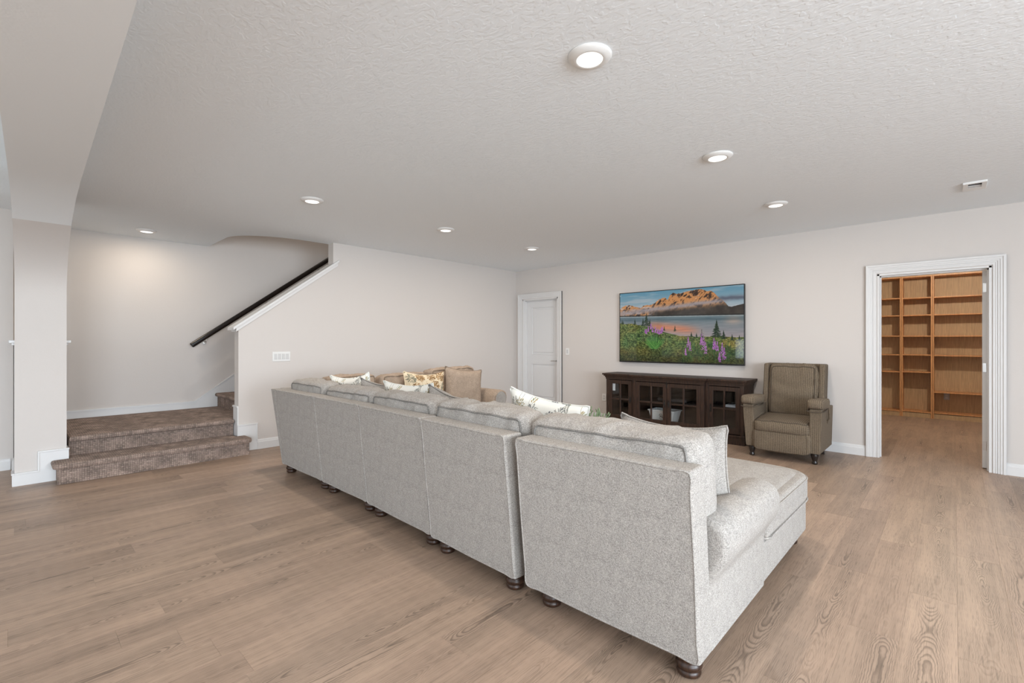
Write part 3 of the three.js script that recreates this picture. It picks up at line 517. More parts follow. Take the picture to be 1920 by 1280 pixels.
{ // corner: two backs
  const t = thing('sofa_section', 'grey corner section of the sofa, farthest left, with backs on two sides', 'sofa', [-4.32, 0, -1.803], 0, SG), w = 0.855;
  backFrame(t, -w / 2 - 0.0, w / 2, M.fabric, M.welt);
  const side = new THREE.Group(); const bf = backFrame(t, -0.90, 0, M.fabric, M.welt, 'back_frame'); bf.rotation.y = -Math.PI / 2; bf.position.set(-w / 2, 0, 0);
  // mitre filler so that the two leaning backs meet
  const c = new THREE.BufferGeometry(); { const a = -w / 2, r = RAKE; const P = [[a, BY0, 0], [a - r, BY1 - 0.004, 0.0], [a - r, BY1 - 0.004, r], [a, BY1 - 0.004, r], [a, BY1 - 0.004, 0]]; const T = [[0, 2, 1], [0, 3, 2], [1, 2, 3], [1, 3, 4], [0, 1, 4], [0, 4, 3]]; const v = []; for (const f of T) for (const i of f) v.push(...P[i]); c.setAttribute('position', new THREE.Float32BufferAttribute(v, 3)); c.setAttribute('uv', new THREE.Float32BufferAttribute(new Float32Array(v.length / 3 * 2), 2)); c.computeVertexNormals(); }
  obj('corner_gusset', boxUV(c), M.fabric, t);
  obj('seat_base', rbox(-w / 2 + 0.1, BY0, -0.90, w / 2 - 0.002, 0.285, -0.1, 0.015, 3), M.fabric, t);
  seatCushion(t, -w / 2 + 0.18, w / 2 - 0.003, -0.90, -0.2, 5, M.fabric, M.welt);
  backCushion(t, -0.015, 0.66, 41, M.fabric, M.welt, { y: 0.69, h: 0.43, z: -0.16 });
  const sc = backCushion(t, 0, 0.54, 42, M.tan, M.warmTintWelt, { y: 0.705, h: 0.43 }); sc.position.set(-w / 2 + 0.17, 0.705, -0.61); sc.rotation.set(0, -Math.PI / 2, 0); sc.rotation.order = 'YXZ'; sc.rotation.x = 0.1;  // side cushion of the same grey fabric, warm lamplight painted in
  feet(t, [[-w / 2 + 0.05, -0.07], [w / 2 - 0.075, -0.075], [-w / 2 + 0.05, -0.83], [w / 2 - 0.08, -0.83]]);
}
{ // return with two cushions and a rolled arm, along the left wall
  const w = 1.40, t = thing('sofa_section', 'grey sofa section, warm lamplight in its colour, along the left wall with two back cushions and a round rolled arm', 'sofa', [-4.735, 0, -3.415], -Math.PI / 2, SG);
  backFrame(t, -w / 2, w / 2, M.tan, M.warmTintWelt);
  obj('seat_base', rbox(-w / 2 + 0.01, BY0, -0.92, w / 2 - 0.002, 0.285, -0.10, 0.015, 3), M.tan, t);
  seatCushion(t, -w / 2 + 0.17, 0.095, -0.96, -0.2, 7, M.tan, M.warmTintWelt); seatCushion(t, 0.1, w / 2 - 0.003, -0.96, -0.2, 8, M.tan, M.warmTintWelt);
  backCushion(t, -0.325, 0.72, 51, M.tan, M.warmTintWelt, { y: 0.715, h: 0.46, roll: -0.02 });
  backCushion(t, 0.370, 0.62, 52, M.tan, M.warmTintWelt, { y: 0.69, h: 0.43, roll: -0.02 });
  const arm = rollArm(t, -w / 2 + 0.055, -0.10, -0.78, -1, M.tan, M.warmTintWelt, 0.102, 0.585);
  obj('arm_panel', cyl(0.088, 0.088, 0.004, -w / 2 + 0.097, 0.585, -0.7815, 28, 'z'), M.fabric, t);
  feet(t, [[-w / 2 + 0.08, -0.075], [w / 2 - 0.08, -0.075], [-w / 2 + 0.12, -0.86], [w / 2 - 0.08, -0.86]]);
}

// ───────────── throw pillows ─────────────
function sprig(c, x, y, l, a, leafCol, stemCol, kind) {
  c.save(); c.translate(x, y); c.rotate(a); c.strokeStyle = stemCol; c.lineWidth = 2.2; c.beginPath(); c.moveTo(0, 0); c.quadraticCurveTo(l * 0.15, -l * 0.5, 0, -l); c.stroke();
  for (let i = 0; i < (kind ? 16 : 11); i++) { const t = 0.25 + 0.75 * i / 11, s = i % 2 ? 1 : -1, r = kind ? rnd() * Math.PI * 2 : s * 0.9; c.save(); c.translate(kind ? (rnd() - 0.5) * l * 0.5 : s * l * 0.05, kind ? -l * 0.8 + (rnd() - 0.5) * l * 0.5 : -l * Math.min(1, t)); c.rotate(r); c.fillStyle = leafCol[Math.floor(rnd() * leafCol.length)]; c.beginPath(); c.ellipse(0, -l * 0.09, l * 0.045, l * 0.10, 0, 0, 7); c.fill(); c.restore(); }
  c.restore();
}
const paper = (c, w, h, base) => { const d = c.createImageData(w, h); for (let i = 0; i < w * h; i++) { const n = 6 * (rnd() - 0.5); d.data[i * 4] = base[0] + n; d.data[i * 4 + 1] = base[1] + n; d.data[i * 4 + 2] = base[2] + n; d.data[i * 4 + 3] = 255; } c.putImageData(d, 0, 0); };
function seedHead(c, x, y, r, cols, n) { for (let i = 0; i < n; i++) { const a = rnd() * 7, q = Math.sqrt(rnd()) * r; c.save(); c.translate(x + Math.cos(a) * q, y + Math.sin(a) * q * 1.2); c.rotate(a); c.fillStyle = cols[Math.floor(rnd() * cols.length)]; c.beginPath(); c.ellipse(0, 0, r * 0.20, r * 0.075, 0, 0, 7); c.fill(); c.restore(); } }
const printBotanic = canvasTex(768, 512, (c, w, h) => {
  paper(c, w, h, [238, 236, 228]);
  for (let i = 0; i < 14; i++) { const x = rnd() * w, y = h * (0.3 + 0.9 * rnd()); c.strokeStyle = ['#8a8478', '#6d6c6a', '#a08a64'][i % 3]; c.lineWidth = 2.5; c.beginPath(); c.moveTo(x, y); c.bezierCurveTo(x + 40, y - 90, x - 30 + rnd() * 60, y - 160, x + 60 * (rnd() - 0.5), y - 260); c.stroke(); }
  for (let i = 0; i < 12; i++) sprig(c, rnd() * w, h * (0.1 + rnd()), 70 + 80 * rnd(), (rnd() - 0.5) * 1.2, i % 3 ? ['#6f706a', '#8b8a80', '#55565a'] : ['#a89366', '#b9a77c', '#7f8a5c'], '#77705f', false);
  for (let i = 0; i < 12; i++) seedHead(c, ((i % 6) + 0.2 + 0.6 * rnd()) * w / 6, h * (i < 6 ? 0.06 + 0.26 * rnd() : 0.5 + 0.45 * rnd()), 46 + 20 * rnd(), i % 4 === 1 ? ['#b7a682', '#c9bb9a', '#9a9678'] : ['#8a8a86', '#a3a29a', '#6c6d70', '#bebcb2'], 60);
});
const printSeed = canvasTex(640, 640, (c, w, h) => {
  paper(c, w, h, [226, 208, 178]);
  for (let i = 0; i < 14; i++) { const x = rnd() * w, y = h * (0.3 + 0.9 * rnd()); c.strokeStyle = '#a88f68'; c.lineWidth = 3; c.beginPath(); c.moveTo(x, y); c.bezierCurveTo(x + 40, y - 90, x - 40, y - 150, x + 50 * (rnd() - 0.5), y - 230); c.stroke(); }
  for (let j = 0; j < 4; j++) for (let i = 0; i < 4; i++) seedHead(c, (i + (j % 2 ? 0.8 : 0.35) + 0.2 * rnd()) * w / 4, (j + 0.3 + 0.4 * rnd()) * h / 4, 60 + 14 * rnd(), (i + j) % 4 === 0 ? ['#8a8470', '#a39a80', '#6f6a5c'] : ['#8f6c45', '#a07c52', '#6f5436', '#b8966a'], 110);
});
M.botanic = std({ map: printBotanic, roughness: 0.95, bumpMap: null }); M.seed = std({ map: printSeed, roughness: 0.95 });
function pillow(label, w, h, t, s, mat, edge, pos, rot, slump = 0, group) {
  const m = new THREE.Group(); m.name = numbered('throw_pillow'); scene.add(m); m.position.set(...pos); m.rotation.order = 'YXZ'; m.rotation.set(...rot); tag(m, label, 'pillow', group);
  obj('cover', pillowGeo(w, h, t, s, mat.map && mat !== M.fabric && mat !== M.tan, slump), mat, m); obj('piping', pillowEdge(w, h, s, slump), edge, m); return m;
}
const A = THREE.MathUtils.degToRad;
pillow('grey square throw pillow leaning against the back cushion of the chaise', 0.54, 0.42, 0.15, 2, M.fabric, M.fabric, [-0.985, 0.695, -2.18], [A(10), A(-3), A(0)], 0.02);
pillow('white botanical print lumbar pillow standing behind the chaise, nearest the closed door', 0.62, 0.36, 0.14, 3, M.botanic, M.botanic, [-1.86, 0.755, -2.30], [A(8), A(0), A(-7)], 0.01);
pillow('white botanical print lumbar pillow lying low in front of the seed-head pillow', 0.62, 0.34, 0.15, 4, M.botanic, M.botanic, [-3.27, 0.775, -2.27], [A(16), A(6), A(1)], 0.02);
pillow('small white and cream print pillow peeking over the cushions at the far left corner', 0.46, 0.38, 0.14, 5, M.botanic, M.botanic, [-4.24, 0.775, -2.27], [A(12), A(24), A(5)], 0.03);
pillow('cream square pillow printed with brown seed heads on the warm-tinted section', 0.50, 0.46, 0.15, 6, M.seed, M.seed, [-4.28, 0.71, -3.15], [A(-14), A(82), A(-3)], 0.02);
pillow('plain brown square pillow beside the round arm of the warm-tinted section', 0.50, 0.47, 0.17, 7, M.tan, M.warmTintWelt, [-4.22, 0.725, -3.66], [A(-12), A(80), A(-7)], 0.01);
pillow('plain grey pillow slumped between the cushions, in front of the brown square pillow', 0.52, 0.40, 0.16, 8, M.fabric, M.welt, [-2.76, 0.715, -2.29], [A(20), A(-6), A(-9)], 0.02);
pillow('plain grey pillow leaning in the corner right of the small print pillow', 0.50, 0.40, 0.16, 9, M.fabric, M.welt, [-3.70, 0.735, -2.27], [A(20), A(6), A(-5)], 0.02);

// ───────────── plant ─────────────
{
  const t = thing('potted_plant', 'small bushy grey-green plant showing above the sofa back', 'plant', [-2.29, 0.0, -3.4]);
  obj('planter', lathe([[0, 0], [0.10, 0], [0.115, 0.02], [0.135, 0.44], [0.145, 0.47], [0.135, 0.475], [0.12, 0.44], [0, 0.44]], 28), M.pot, t);
  obj('soil', cyl(0.118, 0.118, 0.01, 0, 0.438, 0, 20), M.soil, t);
  const leaf = (l, w) => { const g = new THREE.SphereGeometry(1, 6, 4); g.scale(w, l / 2, w * 0.35); g.translate(0, l / 2, 0); return g; };
  for (let i = 0; i < 17; i++) {
    const a = i * 2.4, r = 0.02 + 0.055 * rnd(), tilt = 0.15 + 0.5 * rnd(), L = 0.20 + 0.09 * rnd(), list = [];
    const dir = new THREE.Vector3(Math.cos(a) * Math.sin(tilt), Math.cos(tilt), Math.sin(a) * Math.sin(tilt)), q = new THREE.Quaternion();
    list.push((() => { const s = new THREE.CylinderGeometry(0.0015, 0.0025, L, 5); s.translate(0, L / 2, 0); s.applyQuaternion(q.setFromUnitVectors(new THREE.Vector3(0, 1, 0), dir)); return s; })());
    for (let k = 0; k < 9; k++) { const g = leaf(0.030 + 0.015 * rnd(), 0.007), b = k * 2.1, d2 = dir.clone().add(new THREE.Vector3(Math.cos(b), 0.2, Math.sin(b)).multiplyScalar(0.8)).normalize(); g.applyQuaternion(q.setFromUnitVectors(new THREE.Vector3(0, 1, 0), d2)); g.translate(dir.x * L * (0.35 + 0.07 * k), dir.y * L * (0.35 + 0.07 * k), dir.z * L * (0.35 + 0.07 * k)); list.push(g); }
    const m = obj('sprig', list, M.leaf, t); m.position.set(Math.cos(a) * r, 0.443, Math.sin(a) * r);
  }
}

// ───────────── television ─────────────
const picture = canvasTex(1280, 736, (c, w, h) => {
  const d = c.createImageData(w, h), put = (x, y, r, g, b) => { const i = (y * w + x) * 4; d.data[i] = r; d.data[i + 1] = g; d.data[i + 2] = b; d.data[i + 3] = 255; };
  const ridge = (u) => {                                    // skyline, v measured from the top
    const k = [[0, .225], [.03, .19], [.065, .172], [.10, .18], [.15, .205], [.19, .225], [.215, .20], [.236, .188], [.29, .19], [.33, .15], [.36, .112], [.41, .10], [.43, .14], [.445, .075], [.472, .042], [.51, .055], [.55, .048], [.60, .03], [.64, .022], [.675, .01], [.71, .03], [.74, .045], [.77, .05], [.795, .085], [.815, .12], [.84, .16], [.87, .205], [.895, .262], [.93, .27], [.97, .25], [1, .235]];
    let i = 0; while (i < k.length - 2 && u > k[i + 1][0]) i++; const t = clamp((u - k[i][0]) / (k[i + 1][0] - k[i][0]));
    return mix(k[i][1], k[i + 1][1], t) + 0.018 * (fbm(u * 60, 1, 80, 3) - 0.5);
  };
  for (let y = 0; y < h; y++) for (let x = 0; x < w; x++) {
    const u = x / w, v = y / h, n = fbm(u * 24, v * 14, 81, 4), rg = ridge(u); let r, g, b;
    const cloud = fbm(u * 5, v * 22, 82, 4);
    r = mix(104, 206, v / 0.32); g = mix(160, 208, v / 0.32); b = mix(186, 212, v / 0.32);
    { const s = step(0.5, 0.75, cloud) * 0.4; r = mix(r, 225, s); g = mix(g, 215, s); b = mix(b, 215, s); }
    if (v > rg) {                                           // rock
      const crag = 1 - Math.abs(2 * fbm(u * 34 + v * 16 + 0.6 * n, v * 13 - u * 9, 83, 5) - 1) * 1.9, rib = fbm(u * 120 + v * 30, v * 46, 84, 3), lit = step(0.26, 0.78, crag * 0.72 + rib * 0.42);
      r = mix(70, 226, lit); g = mix(52, 158, lit); b = mix(44, 100, lit);
      const snow = (u < 0.3 || u > 0.88) ? step(0.52, 0.66, fbm(u * 30, v * 40, 85, 3)) * 0.7 : step(0.70, 0.78, fbm(u * 26, v * 30, 86, 3)) * 0.5; r = mix(r, 238, snow); g = mix(g, 222, snow); b = mix(b, 214, snow);
      const low = step(0.21, 0.30, v + 0.10 * (u - 0.55) - 0.04 * (n - 0.5)) * step(0.22, 0.34, u); r = mix(r, 74 + 40 * (n - 0.5), low); g = mix(g, 66 + 36 * (n - 0.5), low); b = mix(b, 60 + 30 * (n - 0.5), low);
    }
    const mistY = 0.305 - 0.145 * u + 0.03 * (fbm(u * 6, 2, 87, 3) - 0.5), mist = Math.exp(-(((v - mistY) / (0.024 + 0.02 * (1 - u))) ** 2)) * (0.62 + 0.5 * cloud) * (1 - step(0.80, 0.95, u));
    r = mix(r, 176, clamp(mist)); g = mix(g, 166, clamp(mist)); b = mix(b, 170, clamp(mist));
    if (u > 0.78) { const s = Math.exp(-(((v - 0.145 - 0.02 * n) / 0.03) ** 2)) * step(0.78, 0.86, u) * 0.85; r = mix(r, 96, s); g = mix(g, 100, s); b = mix(b, 116, s); }
    const lake = 0.345 + 0.033 * u; if (v > lake - 0.022 && v < lake + 0.002) { const s = step(lake - 0.022, lake - 0.010, v); r = mix(r, 40, s * 0.8); g = mix(g, 46, s * 0.8); b = mix(b, 46, s * 0.8); }
    if (v >= lake) {                                       // lake, mirror of the scene in soft bands
      const t = (v - lake) / 0.28, rip = fbm(u * 12, v * 120, 88, 3);
      r = mix(112, 178, t); g = mix(136, 166, t); b = mix(144, 168, t);
      const glow = Math.exp(-(((v - 0.43 - 0.21 * u) / 0.060) ** 2)) * step(0.20, 0.34, u) * (1 - step(0.55, 0.74, u)) * (0.6 + 0.4 * rip); r = mix(r, 232, glow); g = mix(g, 142, glow); b = mix(b, 104, glow);
      const gl2 = Math.exp(-(((u - 0.93) / 0.06) ** 2) - (((v - 0.44) / 0.05) ** 2)); r = mix(r, 224, gl2 * 0.7); g = mix(g, 190, gl2 * 0.7); b = mix(b, 168, gl2 * 0.7);
      const dk = Math.exp(-(((v - lake - 0.05) / 0.022) ** 2)) * 0.45; r = mix(r, 70, dk); g = mix(g, 92, dk); b = mix(b, 102, dk);
      r += 34 * (rip - 0.5); g += 30 * (rip - 0.5); b += 28 * (rip - 0.5); if (v < lake + 0.010) { r = mix(r, 205, 0.7); g = mix(g, 208, 0.7); b = mix(b, 208, 0.7); }
    }
    const shore = 0.445 + 0.165 * step(0.10, 0.58, u) + 0.05 * u + 0.03 * (fbm(u * 18, 3, 89, 4) - 0.5);
    if (v > shore) {
      const m = fbm(u * 100, v * 80, 90, 4), p = fbm(u * 9, v * 8, 91, 3), f = hash(x >> 1, y >> 1, 92), dark = step(0.74, 1.0, v) * 0.40;
      r = (88 + 190 * (m - 0.47) + 90 * (p - 0.45)) * (1 - dark); g = (104 + 190 * (m - 0.47) + 20 * (p - 0.5)) * (1 - dark); b = (50 + 130 * (m - 0.47)) * (1 - dark);
      if (f > 0.975) { r += 70; g += 64; b += 52; }
    }
    put(x, y, r, g, b);
  }
  c.putImageData(d, 0, 0);
  const fir = (x, y, s, k) => { for (let i = 0; i < 70 * k; i++) { const t = rnd(), yy = y - s * (1 - t), ww = s * 0.42 * t * (0.55 + 0.45 * Math.abs(Math.sin(t * 22))); c.strokeStyle = ['#1d3122', '#27402a', '#14241b', '#34502f'][Math.floor(rnd() * 4)]; c.lineWidth = 2.2; const sx = (rnd() - 0.5) * 2 * ww; c.beginPath(); c.moveTo(x + sx * 0.2, yy - 3); c.lineTo(x + sx, yy + s * 0.05); c.stroke(); } c.fillStyle = '#1c2c20'; c.fillRect(x - 1.5, y - s, 3, s); };
  fir(0.245 * w, 0.485 * h, 136, 3.2); fir(0.215 * w, 0.49 * h, 80, 2); fir(0.275 * w, 0.495 * h, 74, 2); fir(0.14 * w, 0.47 * h, 60, 1); fir(0.02 * w, 0.455 * h, 44, 1); fir(0.03 * w, 0.46 * h, 36, 1); fir(0.49 * w, 0.575 * h, 56, 1); fir(0.81 * w, 0.655 * h, 166, 6); fir(0.86 * w, 0.68 * h, 80, 3); fir(0.92 * w, 0.70 * h, 56, 2); fir(0.97 * w, 0.70 * h, 46, 2); fir(0.62 * w, 0.65 * h, 46, 2); fir(0.66 * w, 0.66 * h, 42, 2); fir(0.70 * w, 0.66 * h, 78, 0.5); fir(0.40 * w, 0.56 * h, 40, 1.4);
  for (let i = 0; i < 260; i++) { const a = -Math.PI / 2 + (rnd() - 0.5) * 2.1, l = 30 + 90 * rnd(), x = 0.316 * w, y = 0.82 * h; c.strokeStyle = ['#3f7d34', '#5b9a44', '#2e6530', '#79b357'][Math.floor(rnd() * 4)]; c.lineWidth = 2.4; c.beginPath(); c.moveTo(x + (rnd() - 0.5) * 60, y); c.lineTo(x + Math.cos(a) * l * 1.2, y + Math.sin(a) * l * 1.3); c.stroke(); }
  for (let i = 0; i < 340; i++) { const x = (0.55 + 0.36 * rnd()) * w, y = (0.78 + 0.22 * rnd()) * h, l = 24 + 50 * rnd(); c.strokeStyle = ['#37602f', '#4b7a3d', '#294a2a'][Math.floor(rnd() * 3)]; c.lineWidth = 2; c.beginPath(); c.moveTo(x, y); c.lineTo(x + (rnd() - 0.5) * 30, y - l); c.stroke(); }
  const spike = (x, y, s) => { for (let i = 0; i < 60; i++) { const t = rnd(); c.fillStyle = ['#b96fbf', '#d093d2', '#9a4fa6', '#c57fd0'][Math.floor(rnd() * 4)]; c.beginPath(); c.ellipse(x + (rnd() - 0.5) * s * 0.36 * t, y - s * (1 - t), 4.2, 3.2, rnd() * 3, 0, 7); c.fill(); } };
  for (const [u, v, s] of [[.235, .59, 40], [.245, .60, 44], [.262, .57, 52], [.285, .54, 60], [.30, .58, 54], [.325, .59, 60], [.345, .60, 48], [.36, .615, 50], [.375, .60, 60], [.385, .575, 50], [.595, .80, 110], [.61, .84, 90], [.70, .76, 110], [.715, .83, 130], [.73, .88, 110], [.695, .74, 60], [.79, .82, 110], [.80, .80, 70], [.815, .84, 90], [.85, .92, 140], [.865, .95, 120], [.575, .90, 70], [.83, .98, 90]]) spike(u * w, v * h, s);
});
{
  const x0 = -3.778, x1 = -1.962, y0 = 0.957, y1 = 2.013, t = thing('television', 'large flat television on the wall showing a mountain lake with purple flowers', 'television', [(x0 + x1) / 2, (y0 + y1) / 2, ZB]);
  const w = x1 - x0, h = y1 - y0;
  obj('housing', rbox(-w / 2, -h / 2, 0.022, w / 2, h / 2, 0.052, 0.004), M.black, t);
  obj('bezel', extZ(rectPts(-w / 2, -h / 2, w / 2, h / 2), 0.048, 0.0565, [rectPts(-w / 2 + 0.011, -h / 2 + 0.02, w / 2 - 0.011, h / 2 - 0.011)], 0.001), M.black, t);
  const sg = new THREE.BoxGeometry(w - 0.022, h - 0.031, 0.003); sg.translate(0, 0.0045, 0.0535);
  obj('screen', sg, new THREE.MeshPhysicalMaterial({ color: rgb(0.01, 0.01, 0.01), emissive: rgb(1, 1, 1), emissiveMap: picture, emissiveIntensity: 0.74, roughness: 0.03, specularIntensity: 0.8 }), t);
  obj('wall_mount', [box(-0.3, -0.2, 0.001, 0.3, 0.2, 0.024)], M.iron, t);
  const l = new THREE.RectAreaLight(new THREE.Color().setRGB(0.75, 0.78, 0.8), 0.12, w, h); l.name = 'television_glow'; l.position.set((x0 + x1) / 2, (y0 + y1) / 2, ZB + 0.062); l.lookAt((x0 + x1) / 2, (y0 + y1) / 2, 0); scene.add(l);
}

// ───────────── media cabinet ─────────────
{
  const t = thing('media_cabinet', 'dark brown media cabinet with four glazed doors and a moulded top, under the television', 'cabinet', [-2.83, 0, ZB + 0.02]);
  const W = 0.965, cw = 0.50, dE = 0.385, dC = 0.425, hT = 0.80, y0 = 0.115, y1 = 0.715, th = 0.022;   // half widths, depths of ends and centre
  const plan = (g, e = 0) => [[-W - e, 0], [-W - e, dE + e], [-cw - e, dE + e], [-cw - e, dC + e], [cw + e, dC + e], [cw + e, dE + e], [W + e, dE + e], [W + e, 0]].reverse();
  obj('top', [extY(plan(0, 0.045), hT - 0.024, hT, [], 0.004), extY(plan(0, 0.030), hT - 0.042, hT - 0.022, [], 0.006), extY(plan(0, 0.015), hT - 0.062, hT - 0.040, [], 0.005), extY(plan(0, 0.006), y1 - 0.002, hT - 0.058)], M.cabinet, t);
  obj('plinth', [extY(plan(0, 0.012), 0, 0.085), extY(plan(0, 0.006), 0.085, y0, [], 0.004)], M.cabinet, t);
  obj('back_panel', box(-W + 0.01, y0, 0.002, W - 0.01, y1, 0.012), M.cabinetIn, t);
  const post = (x, d, w = 0.045) => rbox(x - w / 2, y0, d - 0.05, x + w / 2, y1, d, 0.003);
  obj('post', [post(-W + 0.022, dE), post(-cw - 0.022, dE), post(cw + 0.022, dE), post(W - 0.022, dE), post(-cw + 0.022, dC), post(cw - 0.022, dC), box(-cw, y0, 0.012, -cw + th, y1, dC - 0.03), box(cw - th, y0, 0.012, cw, y1, dC - 0.03)], M.cabinet, t);
  for (const s of [-1, 1]) { // panelled ends
    const g = ext(shape(rectPts(0, y0, dE - 0.02, y1), [rectPts(0.06, y0 + 0.07, dE - 0.08, y1 - 0.06)]), 0.018); g.rotateY(-Math.PI / 2); g.translate(s > 0 ? W : -W + 0.018, 0, 0.001);
    obj('end_panel', [boxUV(g), box(s * (W - 0.004), y0, 0.01, s * (W - 0.016), y1, dE - 0.03)], M.cabinet, t);
  }
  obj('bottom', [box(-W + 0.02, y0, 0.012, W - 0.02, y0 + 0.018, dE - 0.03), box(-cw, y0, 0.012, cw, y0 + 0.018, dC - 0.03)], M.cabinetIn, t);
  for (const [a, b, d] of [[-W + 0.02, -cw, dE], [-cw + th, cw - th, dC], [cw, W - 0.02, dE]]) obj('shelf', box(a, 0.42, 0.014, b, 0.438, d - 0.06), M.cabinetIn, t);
  const door = (x0, x1, d, pull) => {
    const st = 0.052, yb = y0 + 0.012, yt = y1 - 0.012, xm = (x0 + x1) / 2, ym = 0.428, g = new THREE.Group(); g.name = 'door'; t.add(g); g.position.set(0, 0, d - 0.022);
    obj('frame', [extZ(rectPts(x0, yb, x1, yt), 0, 0.024, [rectPts(x0 + st, yb + st + 0.02, x1 - st, yt - st)], 0.0025)], M.cabinet, g);
    obj('muntin', [rbox(xm - 0.011, yb + st, 0.004, xm + 0.011, yt - st, 0.021, 0.004), rbox(x0 + st, ym - 0.011, 0.004, x1 - st, ym + 0.011, 0.021, 0.004)], M.cabinet, g);
    for (const [a, b] of [[x0 + st, xm - 0.009], [xm + 0.009, x1 - st]]) for (const [p, q] of [[yb + st + 0.018, ym - 0.009], [ym + 0.009, yt - st]]) obj('pane', box(a - 0.002, p, 0.009, b + 0.002, q, 0.012), M.glass, g);
    if (pull) obj('pull', [rbox(pull - 0.010, ym - 0.05, 0.024, pull + 0.010, ym + 0.05, 0.027, 0.002), tube([[pull, ym + 0.025, 0.03], [pull - 0.006, ym, 0.038], [pull, ym - 0.03, 0.036], [pull + 0.006, ym, 0.038], [pull, ym + 0.025, 0.03]], 0.003, false, 24)], M.iron, g);
  };
  door(-W + 0.046, -cw - 0.046, dE, -cw - 0.07); door(-cw + 0.046, -0.003, dC, -0.030); door(0.003, cw - 0.046, dC, 0.030); door(cw + 0.046, W - 0.046, dE, cw + 0.07);
  obj('latch', [rbox(-0.009, y1 - 0.075, dC + 0.002, 0.009, y1 + 0.01, dC + 0.008, 0.003), cyl(0.012, 0.012, 0.012, 0, y1 - 0.02, dC + 0.008, 14, 'z')], M.iron, t);

  const cx = -2.83, cz = ZB + 0.02;
  const bin = thing('storage_bin', 'small white bin with a flared rim and black print behind the middle cabinet doors', 'bin', [cx - 0.125, y0 + 0.0185, cz + 0.215]); bin.scale.setScalar(0.9);
  const ringY = (a, b, y) => rectPts(-a, -b, a, b).map(([x, z]) => [x, y, z]);
  const lo = ringY(0.16, 0.10, 0), hi = ringY(0.205, 0.135, 0.20), li = ringY(0.155, 0.095, 0.006), hj = ringY(0.199, 0.129, 0.20), V = []; const Q = (a, b, c, d) => V.push(...a, ...b, ...c, ...a, ...c, ...d);
  for (let i = 0; i < 4; i++) { const j = (i + 1) % 4; Q(lo[j], lo[i], hi[i], hi[j]); Q(li[i], li[j], hj[j], hj[i]); Q(hi[j], hi[i], hj[i], hj[j]); } Q(lo[0], lo[1], lo[2], lo[3]); Q(li[3], li[2], li[1], li[0]);
  const bg = new THREE.BufferGeometry(); bg.setAttribute('position', new THREE.Float32BufferAttribute(V, 3)); bg.setAttribute('uv', new THREE.Float32BufferAttribute(new Float32Array(V.length / 3 * 2), 2)); bg.computeVertexNormals();
  obj('tub', boxUV(bg), M.plastic, bin);
  obj('rim', extY(rectPts(-0.215, -0.145, 0.215, 0.145), 0.19, 0.208, [rectPts(-0.196, -0.126, 0.196, 0.126)], 0.003), M.plastic, bin);
  const print = canvasTex(256, 192, (c, w, h) => { c.fillStyle = '#dfe2e0'; c.fillRect(0, 0, w, h); c.strokeStyle = '#2b2d30'; c.lineWidth = 7; for (let i = 0; i < 9; i++) { c.beginPath(); c.arc(30 + rnd() * 190, 30 + rnd() * 130, 12 + rnd() * 22, rnd() * 3, rnd() * 3 + 3.4); c.stroke(); } c.fillStyle = '#2b2d30'; for (let i = 0; i < 14; i++) { c.beginPath(); c.ellipse(rnd() * w, rnd() * h, 8, 4, rnd() * 3, 0, 7); c.fill(); } });
  const pm = obj('label', (() => { const g = new THREE.BoxGeometry(0.17, 0.13, 0.002); g.rotateX(0.172); g.translate(0, 0.095, 0.1178); return g; })(), std({ map: print, roughness: 0.6 }), bin); pm.userData.label = 'panel with black print';
  const slim = thing('router', 'slim pale blue-white box on the shelf behind the right cabinet door', 'box', [cx + 0.80, 0.4385, cz + 0.22]);
  obj('case', rbox(-0.10, 0, -0.07, 0.10, 0.032, 0.07, 0.008), std({ color: rgb(0.62, 0.68, 0.78), roughness: 0.35 }), slim); obj('port_strip', rbox(-0.08, 0.008, -0.073, 0.08, 0.022, -0.069, 0.001), M.slot, slim);
  const card = tag(obj('card', rbox(-0.022, -0.055, -0.001, 0.022, 0.055, 0.001, 0.0008), std({ color: rgb(0.70, 0.72, 0.74), roughness: 0.6 })), 'small white card inside the pane of the left cabinet door', 'card'); card.position.set(cx - 0.845, 0.60, cz + dE - 0.017);
  const mb = thing('media_player', 'flat black media box on the shelf behind the middle cabinet doors', 'media player', [cx + 0.02, 0.4385, cz + 0.2]);
  obj('case', rbox(-0.21, 0.006, -0.12, 0.21, 0.06, 0.12, 0.004), M.black, mb); obj('front_panel', rbox(-0.2, 0.014, 0.118, 0.2, 0.05, 0.1225, 0.001), std({ color: rgb(0.05, 0.05, 0.055), roughness: 0.2 }), mb);
}

